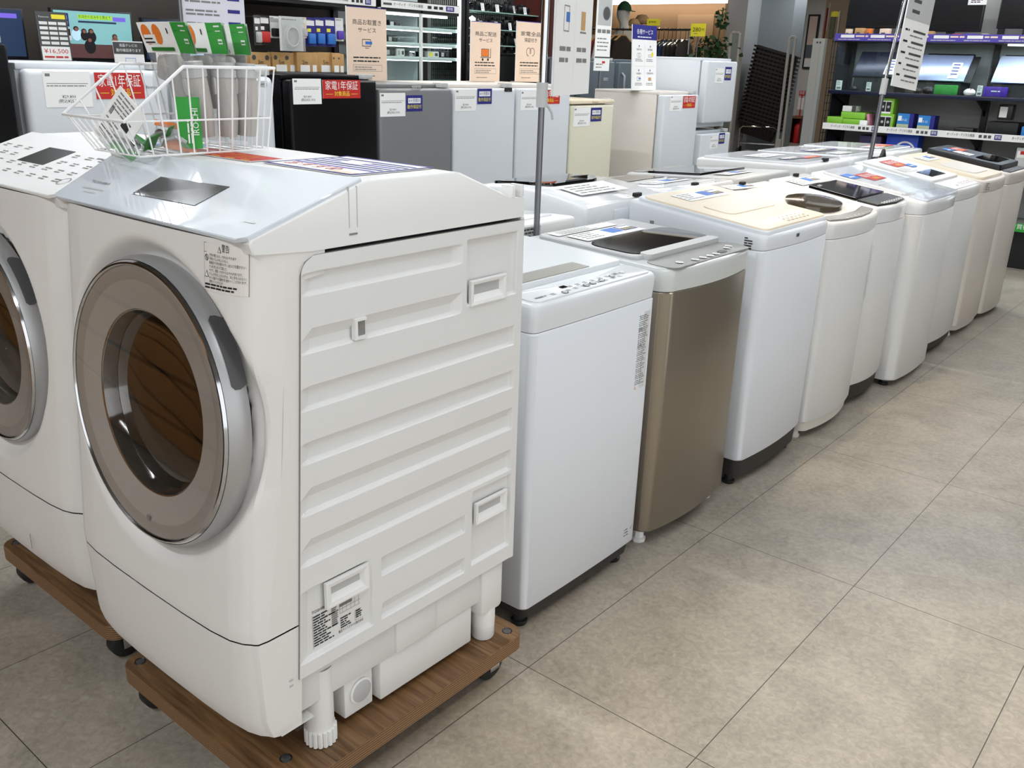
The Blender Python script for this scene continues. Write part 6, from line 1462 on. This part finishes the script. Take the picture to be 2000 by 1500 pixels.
# ------------------------------------------------------------------ clothing corner
YC = 9.6
xr0, xr1 = on(1, YC, 1150, 60).x, on(1, YC, 1350, 60).x; zr = on(1, YC, 1250, 58).z
t = thing('garment_rack', 'chrome clothes rail behind the fridges', 'clothes rack', ((xr0 + xr1) / 2, YC, 0)); hw = (xr1 - xr0) / 2
a = MB('chrome'); a.tube([(-hw, 0, zr), (hw, 0, zr)], .014, 10); a.build('rail', t)
for sx in (-1, 1): a = MB('chrome'); a.tube([(sx * (hw - .02), 0, .03), (sx * (hw - .02), 0, zr)], .014, 10); a.box(sx * (hw - .02) - .02, sx * (hw - .02) + .02, -.3, .3, .001, .03); a.build('leg', t)
cloth = [('#c9c6c0', 'pale grey'), ('#a33a3a', 'red and white'), ('#e6e1d8', 'white'), ('#1f1b1b', 'black'), ('#241f1e', 'near black'), ('#2d2522', 'dark brown'), ('#4a3b2c', 'olive brown'), ('#1d1d24', 'charcoal'), ('#3b342e', 'brown'), ('#23324e', 'navy blue'), ('#2a3a63', 'denim blue'), ('#3a3630', 'dark olive'), ('#2c2625', 'dark plum'), ('#241d1d', 'black brown'), ('#33302c', 'dark grey')]
us = [1158, 1170, 1180, 1192, 1204, 1216, 1268, 1277, 1286, 1296, 1304, 1312, 1320, 1328, 1338]
pos = ['far left', 'second from left', 'third from left', 'fourth from left', 'fifth from left', 'sixth from left', 'just right of the blue headed sign', 'second right of the blue headed sign', 'third right of the blue headed sign', 'fourth right of the blue headed sign', 'fifth right of the blue headed sign', 'sixth right of the blue headed sign', 'seventh right of the blue headed sign', 'eighth right of the blue headed sign', 'beside the plant']
for k, u in enumerate(us):
    p = on(1, YC, u, 80); ht = on(1, YC, u, 72 if k < 6 else 82).z
    g = thing('garment', '%s garment on a hanger, %s on the rail' % (cloth[k][1], pos[k]), 'clothing', (p.x, YC, 0), R90, 'garments on the clothes rail')
    m = mat('cloth_%d' % k, cloth[k][0], .9, bump=.3, bscale=60)
    a = MB(m); n = 9; zt_ = ht - .0
    prof = [(-.23, .0), (-.2, .03), (-.08, .075), (-.05, .08), (.05, .08), (.08, .075), (.2, .03), (.23, .0)]
    R = []
    for z_, sc, th in ((zt_ - .75, 1.0, .03), (zt_ - .4, .97, .032), (zt_ - .1, 1.0, .03)):
        R.append([(.22 * sc * math.cos(2 * PI * j / 20) * (1 + .03 * math.sin(j * 3 + k)), th * math.sin(2 * PI * j / 20), z_) for j in range(20)])
    R.append([(.19 * math.cos(2 * PI * j / 20), .025 * math.sin(2 * PI * j / 20), zt_ - .03 - .03 * abs(math.cos(2 * PI * j / 20))) for j in range(20)])
    R.append([(.07 * math.cos(2 * PI * j / 20), .03 * math.sin(2 * PI * j / 20), zt_ + .01) for j in range(20)])
    a.rings(R, None, True, True)
    if k < 6:
        for sx in (-1, 1): a.tube([(sx * .18, 0, zt_ - .06), (sx * .25, 0, zt_ - .3), (sx * .27, 0, zt_ - .6)], [.03, .028, .025], 10)
    a.build('cloth_body', g)
    a = MB('kraft' if k < 9 else 'chrome'); a.tube([(-.2, 0, zt_ - .055), (-.05, 0, zt_ + .018), (.05, 0, zt_ + .018), (.2, 0, zt_ - .055)], .013, 8); a.build('hanger', g)
    a = MB('chrome'); a.tube([(0, 0, zt_ + .02), (0, 0, zr - .02), (.018, 0, zr + .018), (0, 0, zr + .026), (-.016, 0, zr + .012)], .0035, 6); a.build('hanger_hook', g)
YM = 10.35; p = on(1, YM, 1217, 55); pz = on(1, YM, 1217, 10).z; sc = (pz - p.z) / .26
mn = mat('mannequin_white', '#cfcfca', .45)
t = thing('mannequin_head', 'pale mannequin head above the clothes rail, wearing a green cap', 'mannequin', (p.x, YM, 0), 0)
a = MB(mn); a.rings([[(cx + r * math.cos(2 * PI * j / 20), ry * math.sin(2 * PI * j / 20), z_) for j in range(20)] for cx, r, ry, z_ in ((.02, .3, .16, 1.1), (.02, .22, .14, p.z - .1), (.02, .075, .07, p.z - .02), (.015, .06, .06, p.z + .05), (.0, .07, .07, p.z + .09), (-.015, .09, .075, p.z + .14), (-.015, .1, .085, p.z + .2), (-.005, .095, .085, p.z + .27), (.0, .05, .05, p.z + .32))], None, True, True)
a.rings([[(-.105 - d + r * math.cos(2 * PI * j / 8) * .4, r * math.sin(2 * PI * j / 8), p.z + .17 + q) for j in range(8)] for d, r, q in ((-.02, .02, .045), (.012, .018, -.01), (-.012, .012, -.022))], None, True, True)
a.build('head', t); a = MB('dgrey'); a.cyl((.02, 0, .01), (.02, 0, 1.12), .03); a.lathe([(0, .001), (.2, .001), (.2, .012), (0, .014)], (.02, 0, 0), 'z', 20); a.build('stand', t)
t = thing('baseball_cap', 'dark green cap on the mannequin head', 'cap', (p.x, YM, p.z + .235), 0)
a = MB(mat('cap_green', '#14432d', .8)); a.rings([[(.105 * c * math.cos(2 * PI * j / 24), .1 * c * math.sin(2 * PI * j / 24), .13 * s) for j in range(24)] for c, s in [(math.cos(q), math.sin(q)) for q in (0, .35, .7, 1.05, 1.4)]], None, False, True); a.build('crown', t)
a = MB(mat('cap_green', '#14432d', .8)); a.rings([[(.06 + .12 * math.cos(x_), .085 * math.sin(x_), z_ - .02 * math.cos(x_)) for x_ in [-PI / 2 + PI * j / 12 for j in range(13)]] for z_ in (.0, .008)], None, True, True, True, False); a.build('brim', t)
for k, (u, v, lb) in enumerate([(1238, 46, 'smaller straw hat left'), (1254, 41, 'larger straw hat right')]):
    YH = (10.95, 11.5)[k]; q = on(1, YH, u, v); r = .09 + .03 * k
    t = thing('straw_hat', lb + ' of the pair beside the mannequin head', 'hat', (q.x, YH, 0), 0, 'straw hats')
    a = MB(mat('straw', '#d2b083', .8, bump=.4, bscale=120)); a.lathe([(0, q.z + r * .8), (r * .6, q.z + r * .7), (r, q.z + r * .1), (r * 1.02, q.z), (r * 1.6, q.z - r * .25), (r * 1.58, q.z - r * .3), (r * .98, q.z - .02)], (0, 0, 0), 'z', 24); a.build('hat', t)
    a = MB('pole'); a.cyl((0, 0, .001), (0, 0, q.z + r * .5), .012); a.lathe([(0, .001), (.12, .001), (.12, .01), (0, .012)], (0, 0, 0), 'z', 16); a.build('hat_stand', t)
def ysign(label, u0, v0, u1, v1, text, sub):
    x0, x1, z0, z1 = yr(9.0, u0, v0, u1, v1); W, H = x1 - x0, z1 - z0
    t = thing('price_sign', label, 'sign', (x0, 9.0, z0)); a = MB('yellow'); a.box(0, W, 0, .006, 0, H, 'yellow'); a.M = Matrix.Translation((0, -.001, 0)); a.text(text, W * .42, H * .38, H * .32, 'ink', .001, fit=W * .56)
    if sub: a.text('円', W * .84, H * .4, H * .18, 'ink', .001); a.lines(W * .25, H * .2, W * .5, 1, 1, H * .05, 'greyink', .001, 2)
    a.build('sign_card', t); a = MB('pole'); a.cyl((W * .5, .012, -z0 + .012), (W * .5, .012, H * .4), .01); a.lathe([(0, -z0 + .001), (.13, -z0 + .001), (.13, -z0 + .012), (0, -z0 + .014)], (W * .5, .012, 0), 'z', 20); a.build('pole', t); return t
ysign('yellow price sign reading 280 yen above the dark garments', 1348, 46, 1379, 71, '280', True); ysign('small yellow sign just behind the blue headed service sign', 1263, 37, 1289, 50, '390', False)
q = on(1, 9.3, 1388, 92); t = thing('potted_plant', 'green leafy plant beside the last garment on the rail', 'plant', (q.x, 9.3, 0))
leafm = mat('leaf_green', '#1f3f1c', .5, var=.3, vscale=8); rnd = random.Random(12)
a = MB(mat('stem_brown', '#4b3a28', .8))
for k in range(5): an = 2 * PI * k / 5; a.tube([(0, 0, .3), (.06 * math.cos(an), .06 * math.sin(an), .9), (.16 * math.cos(an), .16 * math.sin(an), q.z)], .01, 6)
a.build('stem', t); a = MB(leafm)
def leaf(c, s_, a):
    d = V((rnd.uniform(-1, 1), rnd.uniform(-1, 1), rnd.uniform(-.6, .7))).normalized(); n_ = d.orthogonal().normalized(); n2 = d.cross(n_)
    w = (n_ * math.cos(rnd.random() * 3) + n2 * math.sin(rnd.random() * 3)) * s_ * .3
    a.add([c, c + d * s_ * .5 + w, c + d * s_ - V((0, 0, s_ * .2)), c + d * s_ * .5 - w], [(0, 1, 2, 3)])
for k in range(420): leaf(V((rnd.gauss(0, .11), rnd.gauss(0, .11), q.z + rnd.uniform(-.3, .1))), rnd.uniform(.05, .1), a)
for k in range(60): leaf(V((.11 + rnd.gauss(0, .035), rnd.gauss(0, .04), q.z + rnd.uniform(.22, .42))), rnd.uniform(.05, .1), a)
a.tube([(.08, 0, q.z - .1), (.12, 0, q.z + .45)], .008, 6)
a.build('foliage', t); a = MB('dgrey'); a.lathe([(0, .001), (.12, .001), (.16, .32), (.14, .32), (.12, .28), (0, .28)], (0, 0, 0), 'z', 24); a.build('pot', t)
# shop goods glimpsed between the far wall and the laptop shelf
q0 = yr(13.0, 1605, 0, 1650, 72)
mb = MB(mat('shop_backdrop', '#8a7a66', .7)); mb.box(q0[0], q0[1] + 1.5, 13.0, 13.06, 0, 2.6); struct('wall_far', mb)
for k, (u0, v0, u1, v1, c, lb) in enumerate([(1607, 15, 1618, 75, '#7d1f22', 'dark red garment'), (1614, 5, 1622, 60, '#e9e9e6', 'white paper strip'), (1617, 30, 1633, 74, '#5e6152', 'grey green garment'), (1622, 22, 1640, 33, '#e8dc4a', 'yellow placard'), (1633, 20, 1642, 70, '#dfe0e2', 'white sleeve')]):
    x0, x1, z0, z1 = yr(12.985 - .002 * k, u0, v0, u1, v1); m = mat('far_%d' % k, c, .8)
    mb = MB(m); mb.rings([[((x0 + x1) / 2 + (x1 - x0) / 2 * f * math.cos(2 * PI * j / 14), .02 * math.sin(2 * PI * j / 14), z_) for j in range(14)] for f, z_ in ((.9, z0), (1, lerp(z0, z1, .5)), (.95, lerp(z0, z1, .9)), (.5, z1))], None, True, True)
    one('hanging_goods' if k < 3 or k == 4 else 'placard', mb, lb + ' hanging in the gap left of the laptop shelf televisions', 'goods', None, (0, 12.985 - .002 * k, 0))
